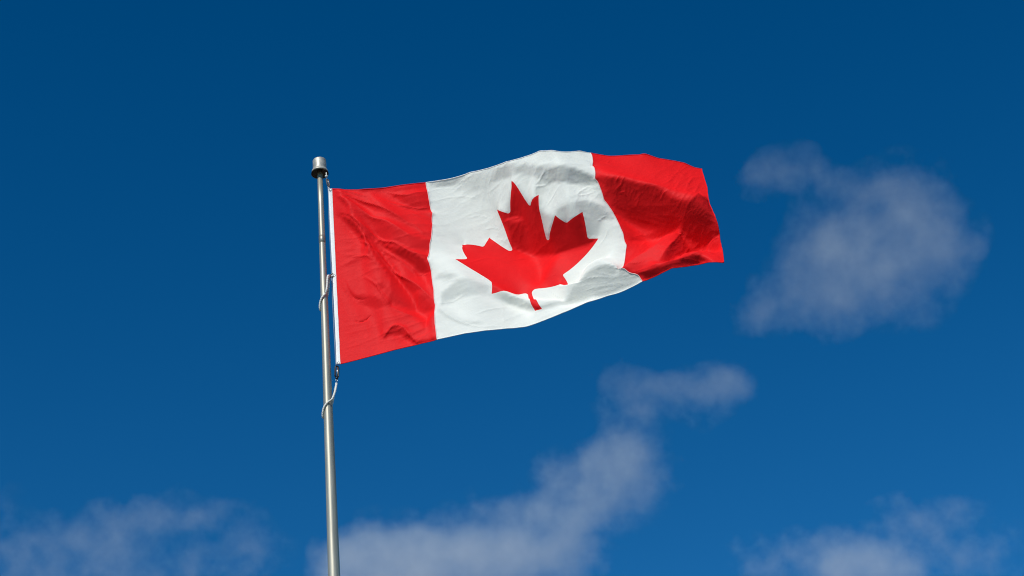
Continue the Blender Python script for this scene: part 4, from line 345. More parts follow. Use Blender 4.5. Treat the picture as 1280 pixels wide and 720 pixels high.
[[-26,115,114,115,117,117,118,119,119,116,114,109,109,112,121,124,123,123,122,120,117,113,112,124,109,93,104,124,131,134,131,104,115,123,122,120,118,117,117,118,122,120,115,109,104,100,96,92,82,95,136,121,111,108,109,112,113,117,118,121,122,122,122,119,114,103,104,105,106,108,108,107,125,129,125,120,117,116,112,105,105,109,113,116,117,121,125,126,126,126,123,120,119,118,119,120,122,123,124,108,90,88,93,106,120,130,132,115,59,76,114,116,110,110,110,112,114,115,118,120,121],
 [37,-27,-28,-24,-13,-3,4,3,-12,-28,-40,-54,-56,-49,-20,-5,-7,1,13,33,47,56,60,26,-70,-90,-78,-41,-6,-7,-39,-60,-46,-21,-19,-31,-35,-38,-40,-33,-12,14,30,39,43,44,36,21,10,21,39,43,40,36,30,24,14,3,-9,-19,-25,-25,-17,-15,-37,-57,-57,-55,-54,-51,-46,-40,-26,-25,-34,-46,-54,-57,-67,-78,-79,-74,-67,-60,-54,-41,-24,-18,-16,-13,-6,-1,4,11,16,19,23,21,-3,-41,-56,-56,-54,-48,-37,-23,-3,44,103,96,33,-18,-33,-35,-35,-35,-36,-36,-37,-37,-40],
 [2347,4,5,4,5,5,6,6,6,4,3,0,0,2,7,8,8,7,8,10,9,7,5,8,2,-6,-3,1,1,4,10,4,3,1,0,0,-2,-2,-3,-2,-1,1,0,-2,-1,-2,0,3,4,-8,-25,-27,-26,-23,-20,-17,-13,-10,-7,0,4,6,1,-5,7,12,6,2,-2,-3,-5,-7,-12,-12,-8,-4,0,0,3,11,19,20,19,22,23,17,10,10,10,9,8,7,9,11,11,12,11,11,22,53,75,77,73,63,42,23,3,-27,-39,-19,-8,-23,-28,-25,-19,-14,-7,-3,1,6,7]],
[[-25,115,114,115,117,117,119,118,120,120,115,110,108,111,117,122,123,119,123,122,120,116,114,120,119,88,98,120,133,133,129,109,113,123,123,122,120,117,116,116,118,120,116,111,106,104,100,97,97,104,114,112,105,101,104,107,110,114,121,127,125,122,119,119,117,112,107,105,104,106,111,115,120,124,124,121,116,102,86,88,99,110,117,122,128,132,130,129,127,126,125,121,120,122,123,125,126,127,113,93,89,89,94,108,129,140,137,106,69,68,96,122,118,115,113,114,115,115,117,121,122],
 [37,-26,-28,-25,-17,-6,2,5,2,-9,-37,-53,-56,-50,-38,-14,-5,24,4,21,36,48,55,42,-47,-95,-88,-55,-14,-8,-32,-60,-52,-21,-11,-10,-21,-35,-40,-36,-21,2,23,34,38,36,35,29,4,-3,19,40,45,43,39,33,24,11,-7,-24,-34,-39,-32,-18,-21,-37,-48,-52,-55,-52,-43,-30,-26,-28,-36,-48,-61,-82,-97,-94,-88,-80,-70,-59,-43,-13,6,-1,-10,-11,-9,2,2,6,10,15,15,-3,-38,-55,-58,-57,-57,-51,-34,-8,21,72,108,110,81,17,-22,-33,-35,-37,-40,-43,-45,-43,-44],
 [2223,4,5,5,5,5,6,6,6,7,4,1,0,2,5,8,7,10,7,9,8,8,4,5,6,-7,-5,2,5,5,7,4,4,2,0,1,0,-2,-4,-4,-2,0,0,0,-2,-1,0,2,3,1,-13,-30,-33,-30,-25,-20,-15,-11,-5,3,10,12,8,1,2,6,4,1,-1,-3,-6,-11,-13,-12,-8,-2,4,13,30,38,32,25,21,20,8,-13,-13,0,5,6,5,3,6,8,10,11,12,21,49,75,79,80,77,66,38,9,-12,-32,-32,-21,-7,-9,-22,-24,-18,-12,-6,-1,5,10,13]],
[[-24,115,115,115,116,117,119,118,119,120,119,114,108,110,114,119,121,116,123,123,122,119,116,118,126,89,102,114,126,131,126,113,113,124,124,122,122,117,115,115,117,119,116,113,109,107,105,104,105,105,107,109,101,96,97,101,103,104,125,141,131,123,115,117,117,115,109,105,102,104,111,119,119,122,124,121,109,84,67,74,93,113,125,134,139,135,131,129,129,126,125,122,123,125,128,130,129,116,98,93,92,93,101,120,137,140,132,92,80,75,85,114,125,121,119,117,116,115,115,117,119],
 [36,-24,-27,-26,-20,-10,-1,4,4,-3,-18,-41,-55,-51,-42,-27,-11,42,3,11,25,38,49,46,-17,-95,-81,-67,-35,-16,-30,-59,-57,-14,8,3,-16,-32,-39,-39,-27,-7,15,30,37,37,34,30,3,-18,-13,17,41,48,48,43,38,27,-2,-26,-40,-48,-39,-23,-14,-25,-40,-50,-55,-56,-42,-17,-22,-30,-41,-56,-79,-104,-111,-107,-100,-86,-73,-56,-26,10,22,14,1,-5,-7,3,0,2,6,7,-11,-41,-55,-56,-58,-57,-57,-44,-14,13,37,93,105,110,102,57,2,-25,-33,-39,-44,-50,-54,-58,-60],
 [2098,5,5,5,6,5,6,6,6,6,6,4,2,2,4,6,7,12,7,7,8,7,5,3,7,-5,-3,0,5,6,5,5,5,1,2,3,0,-2,-5,-4,-4,-1,1,0,-1,-1,0,3,2,0,-6,-21,-33,-37,-31,-26,-20,-14,-1,10,15,16,10,4,2,3,4,0,-1,-2,-6,-17,-19,-14,-6,4,13,31,48,54,44,30,18,8,-11,-26,-21,-10,-1,0,1,-1,2,6,10,13,23,50,73,78,78,78,73,51,19,1,-13,-27,-23,-18,-8,-2,-12,-18,-15,-10,-4,3,7,10,12]],
[[-22,115,115,114,116,117,118,119,118,119,119,116,113,111,111,116,118,118,121,121,122,121,119,119,126,98,106,113,119,125,124,114,116,124,122,123,122,119,116,114,115,118,118,114,111,110,111,112,107,102,101,105,105,97,96,97,98,102,127,143,132,125,111,114,117,115,110,106,101,98,107,117,118,124,130,120,96,74,66,77,98,117,125,129,136,135,129,128,127,126,124,123,126,131,133,129,116,103,99,97,96,101,116,133,139,137,122,86,84,82,85,103,125,129,125,123,118,113,108,111,118],
 [36,-24,-26,-26,-22,-14,-4,2,4,0,-13,-31,-41,-47,-43,-32,-8,23,8,19,17,29,40,43,8,-87,-75,-64,-54,-35,-33,-60,-53,4,16,6,-11,-27,-39,-40,-31,-13,6,24,36,39,35,27,2,-18,-26,-14,13,41,48,49,49,42,16,-19,-41,-49,-40,-28,-16,-20,-34,-47,-56,-61,-49,-2,-10,-30,-49,-74,-99,-114,-115,-109,-95,-79,-67,-55,-31,4,23,27,16,4,-1,4,-1,-1,-5,-26,-48,-55,-55,-56,-57,-57,-47,-22,5,21,58,104,106,109,107,84,33,-10,-29,-40,-49,-61,-72,-72,-66],
 [1974,6,5,5,5,6,6,6,6,6,6,5,4,4,5,5,7,10,8,8,7,6,4,3,5,-2,-1,1,4,6,5,6,5,1,3,2,1,-2,-4,-4,-4,-2,0,0,0,-1,2,4,1,-4,-10,-14,-24,-35,-33,-29,-27,-19,0,16,19,18,8,7,4,4,2,1,-1,0,-2,-27,-30,-18,-2,13,28,42,49,46,35,24,16,7,-3,-15,-20,-16,-9,-6,-7,-5,-1,6,13,30,56,72,75,75,75,71,55,28,9,1,-12,-20,-17,-13,-9,-1,-3,-10,-11,-6,0,3,6,9,15]],
[[-17,112,114,115,115,117,117,119,118,119,118,117,113,110,110,116,119,120,121,120,119,120,121,121,126,111,109,113,113,120,122,111,118,123,122,123,123,121,117,114,115,117,117,115,113,113,116,126,103,94,96,101,104,104,105,99,98,106,120,133,130,121,114,115,116,116,112,107,101,94,92,111,109,128,149,117,84,67,71,90,109,118,121,123,126,130,130,123,121,123,122,125,132,133,127,115,110,106,103,102,104,117,132,138,139,135,107,86,87,85,86,98,121,135,135,129,119,107,102,111,116],
 [38,-26,-25,-26,-23,-17,-8,0,3,2,-8,-26,-40,-48,-46,-32,-10,8,12,16,31,35,34,38,20,-68,-71,-63,-66,-50,-42,-63,-45,19,19,10,-6,-22,-39,-42,-32,-18,-1,19,31,40,37,19,2,-7,-23,-23,-15,6,23,46,52,49,36,5,-28,-43,-42,-32,-20,-17,-29,-44,-55,-67,-68,-1,6,-21,-60,-92,-112,-118,-114,-100,-80,-67,-60,-55,-44,-22,12,35,33,18,7,8,-3,-25,-43,-53,-53,-54,-56,-56,-56,-49,-24,-1,12,30,82,105,107,110,109,98,62,11,-23,-42,-60,-79,-84,-74,-68],
 [1851,5,5,5,6,6,6,6,6,5,6,6,5,5,5,6,8,9,9,8,6,6,3,2,4,2,1,2,2,6,7,7,3,2,1,2,2,-1,-3,-3,-4,-1,-1,-1,0,0,3,6,-2,-10,-11,-16,-20,-25,-19,-26,-31,-24,-8,10,19,18,12,10,8,4,3,1,-1,3,6,-33,-48,-28,5,26,43,48,43,34,25,20,14,8,4,-1,-10,-20,-18,-16,-15,-11,-2,19,43,65,68,70,70,71,67,52,29,15,8,1,-11,-12,-12,-11,-8,-3,0,-2,-5,-1,1,1,7,16,21]],
[[-20,116,115,114,115,117,117,118,118,118,119,117,113,109,110,116,120,120,121,121,122,118,117,121,127,125,111,114,112,115,119,106,118,120,122,123,126,121,117,115,116,117,117,116,115,114,116,118,105,98,101,102,102,103,104,108,110,106,113,124,128,122,115,115,116,115,113,109,101,93,81,101,109,129,146,119,74,65,86,107,114,117,118,119,118,120,125,123,111,113,116,127,131,124,122,117,113,109,108,112,121,133,138,138,138,124,96,93,89,87,87,94,118,142,142,132,118,109,104,107,109],
 [36,-23,-25,-26,-24,-19,-11,-4,2,3,-5,-20,-39,-49,-48,-33,-13,1,8,12,22,36,49,44,27,-43,-68,-65,-67,-65,-56,-70,-38,30,25,16,-3,-28,-42,-39,-34,-20,-4,13,26,34,34,24,20,13,-9,-18,-18,-12,-22,-12,26,53,46,30,0,-29,-39,-34,-23,-17,-25,-42,-56,-72,-87,-45,0,-10,-44,-88,-114,-117,-102,-80,-65,-58,-53,-51,-48,-44,-23,22,49,35,21,0,-40,-56,-53,-52,-54,-55,-56,-55,-45,-25,-4,6,13,55,96,101,105,109,111,107,80,27,-21,-51,-69,-80,-82,-78,-76],
 [1728,4,5,5,6,6,6,7,5,6,6,6,6,5,6,7,8,9,9,10,8,5,0,0,2,7,2,4,3,4,8,8,2,0,1,1,2,-1,-2,-2,-2,-1,-1,0,0,0,2,2,-4,-6,-9,-13,-19,-24,-20,-11,-11,-28,-20,-5,11,19,16,14,9,7,4,1,1,5,16,-5,-56,-44,-10,31,55,47,30,22,20,17,14,10,6,4,2,-10,-27,-30,-28,-13,31,61,64,64,65,66,64,59,44,28,17,13,9,-2,-5,-7,-8,-9,-9,-7,-3,1,0,2,5,8,14,23,27]],
[[-20,117,115,115,115,115,117,117,118,118,119,118,113,110,109,115,120,121,121,122,122,122,119,119,122,133,120,114,113,109,123,88,119,118,122,126,125,121,118,116,117,118,119,119,117,115,113,110,105,101,105,107,105,106,107,105,106,114,116,117,122,123,119,115,115,115,114,109,101,94,86,84,107,121,123,113,81,94,110,114,115,115,115,114,112,111,111,112,108,87,103,127,130,128,125,122,117,116,122,130,133,136,136,137,133,107,97,96,93,89,87,93,124,142,143,134,124,117,108,98,98],
 [34,-21,-24,-25,-25,-21,-14,-7,0,2,-2,-15,-36,-50,-50,-35,-15,-3,5,8,12,24,40,49,48,-2,-60,-67,-69,-80,-66,-84,-29,36,31,13,-9,-30,-41,-40,-34,-22,-8,6,19,28,32,33,35,38,20,-4,-18,-21,-26,-35,-45,0,46,40,28,2,-24,-32,-24,-19,-25,-41,-59,-75,-86,-91,-40,-18,-40,-64,-98,-92,-69,-58,-53,-51,-48,-48,-47,-47,-45,-28,28,52,27,-40,-63,-59,-54,-52,-53,-55,-49,-36,-22,-12,-2,6,29,80,94,97,102,107,109,106,70,27,-12,-44,-61,-67,-76,-86,-89],
 [1604,4,5,6,5,6,7,6,6,6,6,6,6,7,6,8,8,9,10,10,10,8,2,-4,-5,7,8,5,5,4,7,7,2,-2,-1,0,0,1,0,-1,-1,0,0,1,1,1,-1,-2,-5,-5,-3,-7,-14,-19,-19,-17,-5,-3,-21,-19,-7,9,19,17,12,9,6,3,3,8,20,27,-11,-41,-18,6,38,21,17,20,19,17,14,10,7,4,1,-1,-17,-52,-43,31,78,72,63,58,61,55,44,31,25,21,17,15,7,1,-1,-2,-6,-9,-11,-13,-8,-1,4,8,13,18,23,28,34]],
[[-19,117,115,115,115,115,116,117,118,118,118,119,114,109,109,115,119,121,121,122,122,123,123,121,120,127,129,122,116,103,101,93,120,122,123,124,125,123,118,117,118,119,120,120,119,116,113,110,107,102,103,107,112,111,110,109,105,102,116,122,118,119,121,118,116,115,114,109,101,94,89,89,91,108,114,116,113,112,111,113,113,112,112,111,108,106,103,98,88,52,71,160,138,131,131,130,132,132,132,133,132,134,136,135,117,97,100,99,96,90,86,106,131,138,139,137,133,127,109,87,83],
 [32,-19,-23,-25,-25,-22,-17,-10,-3,1,0,-11,-33,-50,-51,-37,-18,-5,2,5,7,12,24,38,44,29,-23,-52,-68,-88,-90,-84,-25,21,23,17,-1,-24,-38,-40,-33,-24,-10,1,12,20,27,33,39,45,46,31,-2,-23,-32,-42,-52,-67,-13,33,35,27,8,-12,-20,-20,-26,-44,-61,-76,-87,-86,-87,-55,-45,-43,-47,-51,-54,-53,-49,-48,-47,-45,-46,-46,-42,-36,-25,7,26,-72,-64,-60,-54,-48,-43,-33,-27,-25,-22,-15,-6,9,60,93,90,92,96,103,105,85,45,23,1,-22,-39,-50,-73,-96,-102],
 [1480,5,5,5,6,6,6,7,6,6,6,6,7,7,7,8,9,9,10,10,10,11,6,0,-8,-5,9,9,8,6,6,4,2,-1,-2,-2,-1,1,2,0,1,0,0,2,1,1,0,-2,-5,-6,-4,-2,-4,-11,-14,-16,-13,-3,2,-12,-19,-11,6,16,15,12,9,8,6,10,21,25,28,5,-10,-24,-6,10,14,16,16,15,13,10,8,5,3,2,-9,-61,-45,98,89,70,56,44,36,29,27,25,23,22,19,15,7,6,3,-1,-5,-9,-15,-15,-5,0,3,10,16,24,32,35,40]],
[[-18,117,115,115,115,115,116,117,117,118,118,118,116,109,109,114,119,120,121,121,122,123,123,123,122,122,130,127,112,99,90,105,121,125,124,123,124,124,121,117,119,120,121,121,119,117,115,113,110,106,103,104,112,118,115,111,106,101,100,122,123,118,118,119,118,117,115,109,100,94,90,92,97,107,114,119,119,115,112,113,112,111,110,109,107,104,103,100,99,62,72,108,141,141,133,130,130,131,132,131,132,132,133,129,99,95,100,101,98,90,97,123,131,132,133,137,140,136,110,78,71],
 [31,-19,-22,-24,-25,-23,-19,-12,-7,-1,1,-8,-28,-49,-52,-38,-22,-8,0,4,4,5,10,21,34,36,10,-35,-71,-89,-96,-71,-34,-3,16,21,11,-13,-33,-38,-34,-23,-13,-2,7,15,21,26,35,44,52,51,35,-1,-34,-49,-60,-71,-74,-21,23,30,27,18,4,-9,-24,-47,-65,-76,-86,-83,-75,-59,-43,-32,-36,-45,-50,-50,-48,-46,-45,-45,-45,-44,-43,-39,-37,-65,-37,-50,-39,-35,-41,-44,-40,-30,-26,-27,-27,-21,-7,30,86,91,89,86,90,96,87,48,23,14,7,1,-7,-27,-71,-100,-104],
 [1356,5,5,6,5,6,6,7,7,6,6,7,7,7,8,8,9,9,10,11,10,11,9,5,-4,-11,-1,8,10,11,9,1,2,2,-1,-5,-3,1,2,2,1,1,0,1,2,1,1,0,-2,-4,-6,-4,0,4,-7,-14,-14,-12,2,10,-8,-17,-13,-1,9,12,14,13,12,13,21,22,20,10,-2,-11,-5,4,10,12,13,13,12,11,8,6,5,5,5,-21,-19,61,65,52,45,38,32,26,24,24,23,23,20,14,12,10,6,-1,-5,-12,-16,-3,7,8,2,1,6,19,38,42,42]],
[[-16,116,116,115,115,114,116,116,117,117,118,119,116,110,108,114,118,120,120,121,121,122,122,123,124,122,127,131,101,85,102,121,120,123,126,124,123,125,123,119,119,121,121,121,120,118,117,115,113,111,108,105,108,117,122,116,107,102,93,105,126,125,119,117,116,117,119,112,99,93,91,95,103,110,117,120,119,116,114,113,113,111,110,109,106,105,103,102,95,86,87,96,122,129,128,125,125,129,130,129,130,130,133,114,92,92,96,101,98,102,120,127,126,125,128,130,132,129,112,87,75],
 [29,-18,-21,-24,-25,-23,-19,-16,-9,-4,0,-5,-24,-47,-53,-39,-23,-12,-2,2,3,2,2,6,18,31,29,-8,-85,-100,-79,-43,-41,-24,1,16,16,0,-24,-35,-32,-23,-13,-4,4,11,16,21,27,36,46,53,53,31,-7,-47,-68,-77,-90,-72,-16,15,25,26,25,19,-1,-40,-69,-77,-83,-76,-65,-47,-31,-30,-38,-45,-48,-48,-47,-45,-45,-44,-45,-44,-44,-45,-57,-68,-59,-53,-31,-34,-41,-44,-39,-31,-26,-29,-33,-28,-1,61,93,93,89,82,83,78,42,13,9,9,9,7,1,-16,-48,-79,-89],
 [1232,6,5,5,5,6,6,7,7,7,7,7,7,8,8,8,8,10,10,11,11,10,10,8,1,-8,-10,0,15,19,6,-1,2,2,1,-3,-5,-1,2,3,2,1,0,1,1,1,1,2,1,1,-2,-5,-3,6,6,-4,-13,-14,-11,9,13,1,-10,-13,-12,-4,9,20,20,18,20,18,16,11,6,0,-3,2,6,9,11,12,12,10,9,8,6,6,4,2,6,30,46,43,38,34,29,25,23,22,23,23,20,16,18,15,8,-1,-8,-15,-1,24,25,15,3,-4,-4,4,24,38,40]],
[[-15,117,115,115,115,115,115,115,117,117,117,119,117,111,108,114,117,119,120,120,120,120,121,122,123,123,124,129,89,89,117,124,123,122,124,125,125,125,124,122,120,121,122,121,120,119,118,117,115,115,112,110,109,113,122,124,112,100,91,93,120,126,124,121,116,114,116,119,102,90,93,101,109,114,117,118,118,117,116,115,114,113,112,109,107,106,103,101,95,95,93,97,113,117,118,118,121,125,127,128,127,130,124,100,96,90,91,102,114,122,121,119,121,122,123,122,122,119,110,98,88],
 [27,-18,-20,-23,-24,-23,-21,-17,-12,-6,-3,-4,-19,-45,-53,-38,-26,-17,-3,1,1,1,-1,-2,2,17,29,11,-94,-94,-52,-33,-30,-33,-22,2,13,8,-12,-28,-30,-22,-13,-5,3,8,13,17,21,27,35,45,51,46,26,-18,-66,-84,-95,-94,-49,-17,3,18,26,28,25,-3,-59,-79,-77,-65,-47,-31,-29,-34,-41,-46,-47,-47,-46,-45,-45,-45,-45,-46,-47,-52,-61,-64,-66,-59,-34,-40,-46,-47,-41,-29,-24,-30,-39,-31,31,79,84,90,89,77,56,25,7,5,6,9,10,8,3,-8,-29,-51,-64],
 [1109,5,5,5,5,6,6,7,8,8,7,7,8,8,7,8,8,10,11,11,11,10,10,9,5,-1,-12,-12,26,18,1,-1,1,2,3,-1,-3,-3,1,3,2,0,1,0,0,1,2,2,4,4,3,1,-1,1,6,8,-3,-14,-16,-7,14,17,12,-1,-14,-18,-15,8,30,24,19,16,16,15,10,3,0,1,4,8,9,12,11,11,10,9,8,6,4,8,11,20,34,35,32,29,28,24,22,21,21,22,19,24,22,19,10,-4,-9,13,35,38,27,12,2,-7,-9,-6,6,22,28]],
[[-10,114,115,115,114,115,115,115,116,117,117,117,118,113,107,114,117,118,119,119,119,119,119,120,121,122,122,121,89,104,122,124,124,124,124,124,126,125,125,124,121,122,122,122,121,120,119,117,117,116,115,115,113,113,117,127,122,101,95,86,110,126,122,121,120,117,114,115,112,90,99,107,113,115,115,116,117,118,118,118,116,115,114,111,108,107,103,100,97,95,94,97,109,109,109,110,115,121,124,125,124,128,112,98,96,95,106,116,115,114,116,116,118,119,117,116,114,111,108,104,101],
 [27,-20,-19,-22,-23,-24,-21,-18,-14,-10,-5,-5,-15,-40,-54,-38,-25,-15,-7,-5,-1,-1,-2,-5,-7,0,14,14,-87,-71,-34,-30,-26,-29,-29,-18,1,7,-4,-18,-25,-20,-13,-5,1,7,11,16,18,22,26,33,39,44,41,15,-41,-84,-94,-102,-70,-29,-23,-14,5,22,28,25,-14,-73,-64,-45,-29,-26,-31,-38,-44,-47,-48,-46,-46,-45,-45,-45,-47,-49,-51,-57,-61,-62,-66,-62,-40,-47,-55,-53,-44,-28,-17,-26,-41,-12,59,75,78,80,60,31,17,9,5,4,7,11,11,10,5,-2,-13,-25,-35],
 [986,4,5,5,5,5,7,7,8,8,9,8,8,7,7,7,9,10,12,11,11,10,10,9,7,4,-4,-13,23,9,0,1,1,2,2,2,0,-2,-1,2,1,0,0,0,0,1,1,3,4,5,7,7,5,3,2,9,9,-6,-13,-18,1,15,18,19,9,-9,-18,-17,13,32,18,17,19,17,12,5,2,1,4,6,9,10,12,12,11,11,8,7,5,7,8,13,25,27,26,26,26,24,19,20,19,19,25,29,26,21,16,20,26,36,38,31,19,7,-3,-8,-12,-12,-7,2,10]],
[[-10,114,116,115,115,114,115,116,115,116,117,117,117,115,105,116,119,118,118,115,116,119,119,119,119,120,119,120,100,106,119,125,126,126,125,123,125,125,126,125,123,123,123,122,121,121,120,119,118,117,117,116,117,116,117,123,128,113,97,87,98,124,123,118,117,119,120,114,111,103,106,111,112,113,114,115,117,118,120,120,120,118,115,113,111,107,105,101,98,96,92,96,104,102,100,103,107,114,122,122,122,123,104,96,102,112,117,108,105,112,115,117,116,114,113,111,109,107,106,107,107],
 [26,-21,-19,-21,-23,-23,-22,-19,-16,-12,-7,-7,-13,-33,-58,-30,-3,0,-10,-31,-23,-5,-2,-4,-9,-10,2,7,-68,-59,-28,-29,-25,-20,-23,-32,-17,-1,-2,-11,-19,-18,-12,-4,0,5,10,14,17,20,22,25,29,34,37,30,-7,-64,-92,-100,-87,-40,-26,-28,-28,-11,14,30,24,-36,-37,-25,-23,-28,-35,-42,-47,-48,-47,-47,-45,-45,-45,-47,-49,-53,-56,-61,-63,-62,-64,-60,-45,-56,-62,-59,-51,-33,-9,-9,-22,12,60,75,68,50,14,-5,-3,3,4,5,10,14,15,13,9,4,-1,-5,-10],
 [863,3,5,5,5,6,6,8,8,9,9,9,9,8,6,7,13,15,11,6,8,10,9,9,8,5,0,-7,14,7,0,2,3,3,2,1,2,0,-1,1,0,0,0,-1,0,1,1,3,4,6,7,9,10,8,5,6,12,9,-4,-18,-14,9,14,16,18,18,6,-8,-14,18,18,21,21,19,13,7,4,2,3,5,8,10,11,13,12,12,11,8,7,6,5,6,13,17,19,23,25,25,17,15,17,20,28,29,27,24,36,54,55,41,30,20,7,-2,-7,-11,-14,-15,-14,-9,-4]],
[[-13,117,116,116,115,115,115,116,115,116,116,117,116,114,111,117,117,118,118,117,110,114,120,119,118,118,119,119,110,105,115,128,126,126,126,125,123,125,126,125,125,124,123,123,122,122,121,120,119,118,118,118,118,118,119,122,127,124,106,92,99,115,120,117,115,116,119,118,114,114,112,112,112,112,113,115,116,119,122,123,123,120,118,115,112,109,105,103,101,97,91,95,96,91,93,99,100,106,117,118,118,117,102,105,119,118,104,94,104,115,117,116,114,110,108,108,106,105,106,107,107],
 [24,-20,-20,-21,-22,-23,-23,-20,-17,-14,-9,-8,-13,-30,-37,-5,-4,-2,-9,-22,-48,-40,-6,-2,-8,-12,-8,0,-49,-57,-24,-28,-26,-20,-16,-21,-29,-19,-8,-9,-15,-15,-10,-4,0,4,9,12,17,19,21,22,24,24,27,27,9,-33,-76,-96,-85,-51,-31,-31,-32,-26,-10,18,35,6,-13,-20,-26,-32,-40,-46,-49,-49,-48,-45,-45,-45,-47,-48,-52,-56,-61,-66,-67,-66,-64,-57,-49,-63,-67,-62,-59,-45,-8,19,17,27,57,63,36,10,-18,-21,-8,5,5,3,12,23,20,17,13,10,8,7,5],
 [739,4,4,5,6,6,7,7,9,9,10,10,9,9,9,13,14,14,13,8,1,5,9,7,8,6,3,-2,8,5,-1,6,4,3,2,2,1,1,0,0,0,0,-1,-1,0,1,1,3,4,6,7,10,10,12,10,7,11,18,12,-4,-22,-2,6,9,14,16,16,7,-2,13,21,24,23,21,17,11,5,3,3,5,6,9,11,12,13,14,12,10,9,8,7,3,-4,1,11,18,24,28,18,4,15,20,25,27,31,43,66,76,59,34,20,9,-2,-10,-12,-13,-15,-16,-16,-13,-10]],
[[-13,117,117,116,116,115,116,115,116,116,116,116,116,113,115,117,116,118,118,120,115,102,114,121,119,118,118,119,115,109,119,123,124,125,126,126,126,123,125,125,125,125,124,124,123,123,121,121,120,120,119,119,119,120,120,122,125,126,117,101,112,107,115,115,114,113,116,117,116,119,119,115,114,113,113,113,117,121,124,126,125,124,121,117,112,109,106,104,104,101,98,88,84,79,88,95,94,98,111,116,111,111,113,123,117,101,96,104,111,110,110,110,111,107,107,106,105,104,105,105,106],
 [22,-20,-20,-21,-22,-23,-23,-21,-18,-15,-12,-9,-13,-28,-19,4,-13,-6,11,-10,-43,-67,-40,-3,-4,-11,-12,-8,-38,-53,-27,-24,-25,-23,-16,-13,-17,-26,-24,-14,-14,-15,-11,-2,1,4,7,11,15,19,20,22,23,18,17,19,10,-18,-54,-81,-58,-59,-36,-30,-33,-29,-17,11,34,23,-6,-21,-29,-37,-45,-51,-53,-50,-47,-45,-45,-45,-47,-50,-54,-59,-66,-69,-72,-71,-67,-61,-58,-64,-64,-64,-68,-63,-26,36,51,55,57,27,-4,-17,-20,-10,14,20,5,-11,2,25,24,19,16,14,14,13,12],
 [615,4,5,5,6,6,7,8,9,10,10,10,10,11,11,14,14,14,15,13,5,-4,5,7,6,7,4,1,5,5,3,4,3,4,2,3,2,1,1,0,-1,0,-1,-1,0,0,1,3,4,5,7,9,11,12,13,11,12,19,26,22,-20,-13,-4,5,9,14,15,12,10,17,23,25,27,26,23,16,10,6,3,3,5,7,9,11,13,14,13,12,11,9,11,9,-14,-20,-2,11,20,32,30,-3,-1,12,16,40,60,73,73,58,34,23,18,10,0,-11,-12,-15,-16,-17,-17,-14,-11]],
[[-12,117,117,117,116,116,115,116,116,116,115,117,115,115,115,117,116,117,118,120,120,109,100,117,121,119,118,119,116,112,120,123,123,124,125,126,126,126,125,125,124,124,125,125,124,123,123,121,122,121,120,120,120,121,122,122,124,123,116,107,119,112,115,116,116,112,113,116,116,121,124,121,117,115,112,112,116,123,127,128,129,127,125,119,113,108,105,104,104,108,113,75,73,78,82,85,89,94,104,119,115,113,112,111,106,102,110,110,105,101,104,104,102,105,108,107,105,103,103,104,106],
 [20,-20,-21,-21,-22,-23,-23,-22,-19,-16,-13,-11,-13,-24,-18,-6,-8,-8,4,8,-13,-54,-72,-33,-1,-8,-13,-14,-33,-49,-26,-23,-25,-24,-19,-14,-10,-13,-19,-22,-22,-21,-15,-3,1,2,6,9,14,18,21,22,20,12,11,11,4,-15,-44,-58,-41,-54,-40,-29,-31,-31,-21,7,32,28,7,-17,-28,-38,-49,-57,-57,-51,-46,-44,-45,-46,-47,-51,-56,-63,-67,-72,-74,-74,-69,-66,-68,-64,-63,-68,-72,-71,-53,12,48,47,43,25,4,-10,2,28,39,35,18,-9,-20,-3,6,13,16,17,17,18,17],
 [491,5,5,6,6,7,7,8,9,10,10,11,11,12,12,14,14,15,15,13,11,1,-4,5,6,6,5,3,4,5,3,3,4,3,4,3,3,2,2,0,-1,-1,-1,-1,-1,0,1,2,4,5,7,8,10,13,14,13,14,19,24,21,-8,-6,-4,3,10,13,17,15,12,17,24,31,32,33,31,26,17,8,4,2,3,5,7,9,12,12,12,12,12,10,11,7,-13,-20,-14,-2,12,25,39,29,12,22,24,42,57,62,44,29,25,25,18,7,-4,-6,-8,-13,-18,-19,-17,-15,-14]],
[[-10,117,117,117,116,116,116,116,116,116,116,116,116,115,116,116,116,117,117,119,120,121,99,104,121,119,119,119,117,114,121,122,123,123,125,125,126,127,126,126,126,124,124,124,124,124,124,122,123,122,121,121,122,122,122,123,123,122,117,112,116,115,117,118,116,115,114,117,119,120,123,126,122,117,113,109,114,125,129,131,132,132,130,123,112,106,103,103,103,109,115,80,73,79,83,82,81,87,99,112,116,110,108,108,111,109,105,102,97,96,103,107,101,95,101,107,105,102,103,102,104],
 [16,-19,-21,-21,-22,-23,-24,-22,-20,-17,-14,-13,-13,-21,-19,-11,-7,-8,-3,6,8,-21,-74,-64,-19,-7,-10,-16,-35,-45,-23,-21,-25,-25,-21,-17,-13,-9,-9,-12,-17,-20,-21,-14,-10,-1,5,8,12,16,21,22,18,10,8,5,-1,-16,-37,-46,-42,-47,-42,-35,-32,-34,-29,-8,20,32,27,7,-16,-31,-45,-57,-60,-50,-44,-45,-45,-46,-49,-52,-59,-64,-68,-72,-73,-71,-64,-67,-73,-67,-63,-68,-76,-75,-63,-28,14,31,36,28,25,34,43,47,54,50,29,-3,-27,-42,-35,-10,8,15,19,20,21],
 [368,6,5,6,6,7,8,8,9,10,11,11,12,12,13,14,15,15,15,14,11,10,-5,-2,6,5,6,5,4,3,3,3,3,4,4,4,3,4,2,1,0,-1,-2,-2,-1,-1,1,1,4,5,6,7,10,12,14,15,15,18,19,15,5,1,1,5,9,15,21,24,17,12,16,28,37,42,43,38,28,11,3,2,2,2,5,7,10,10,11,11,10,10,9,5,-10,-14,-12,-9,-2,12,27,43,49,50,41,36,26,22,27,30,31,33,26,9,-9,-18,-14,-14,-19,-20,-18,-17,-15]],
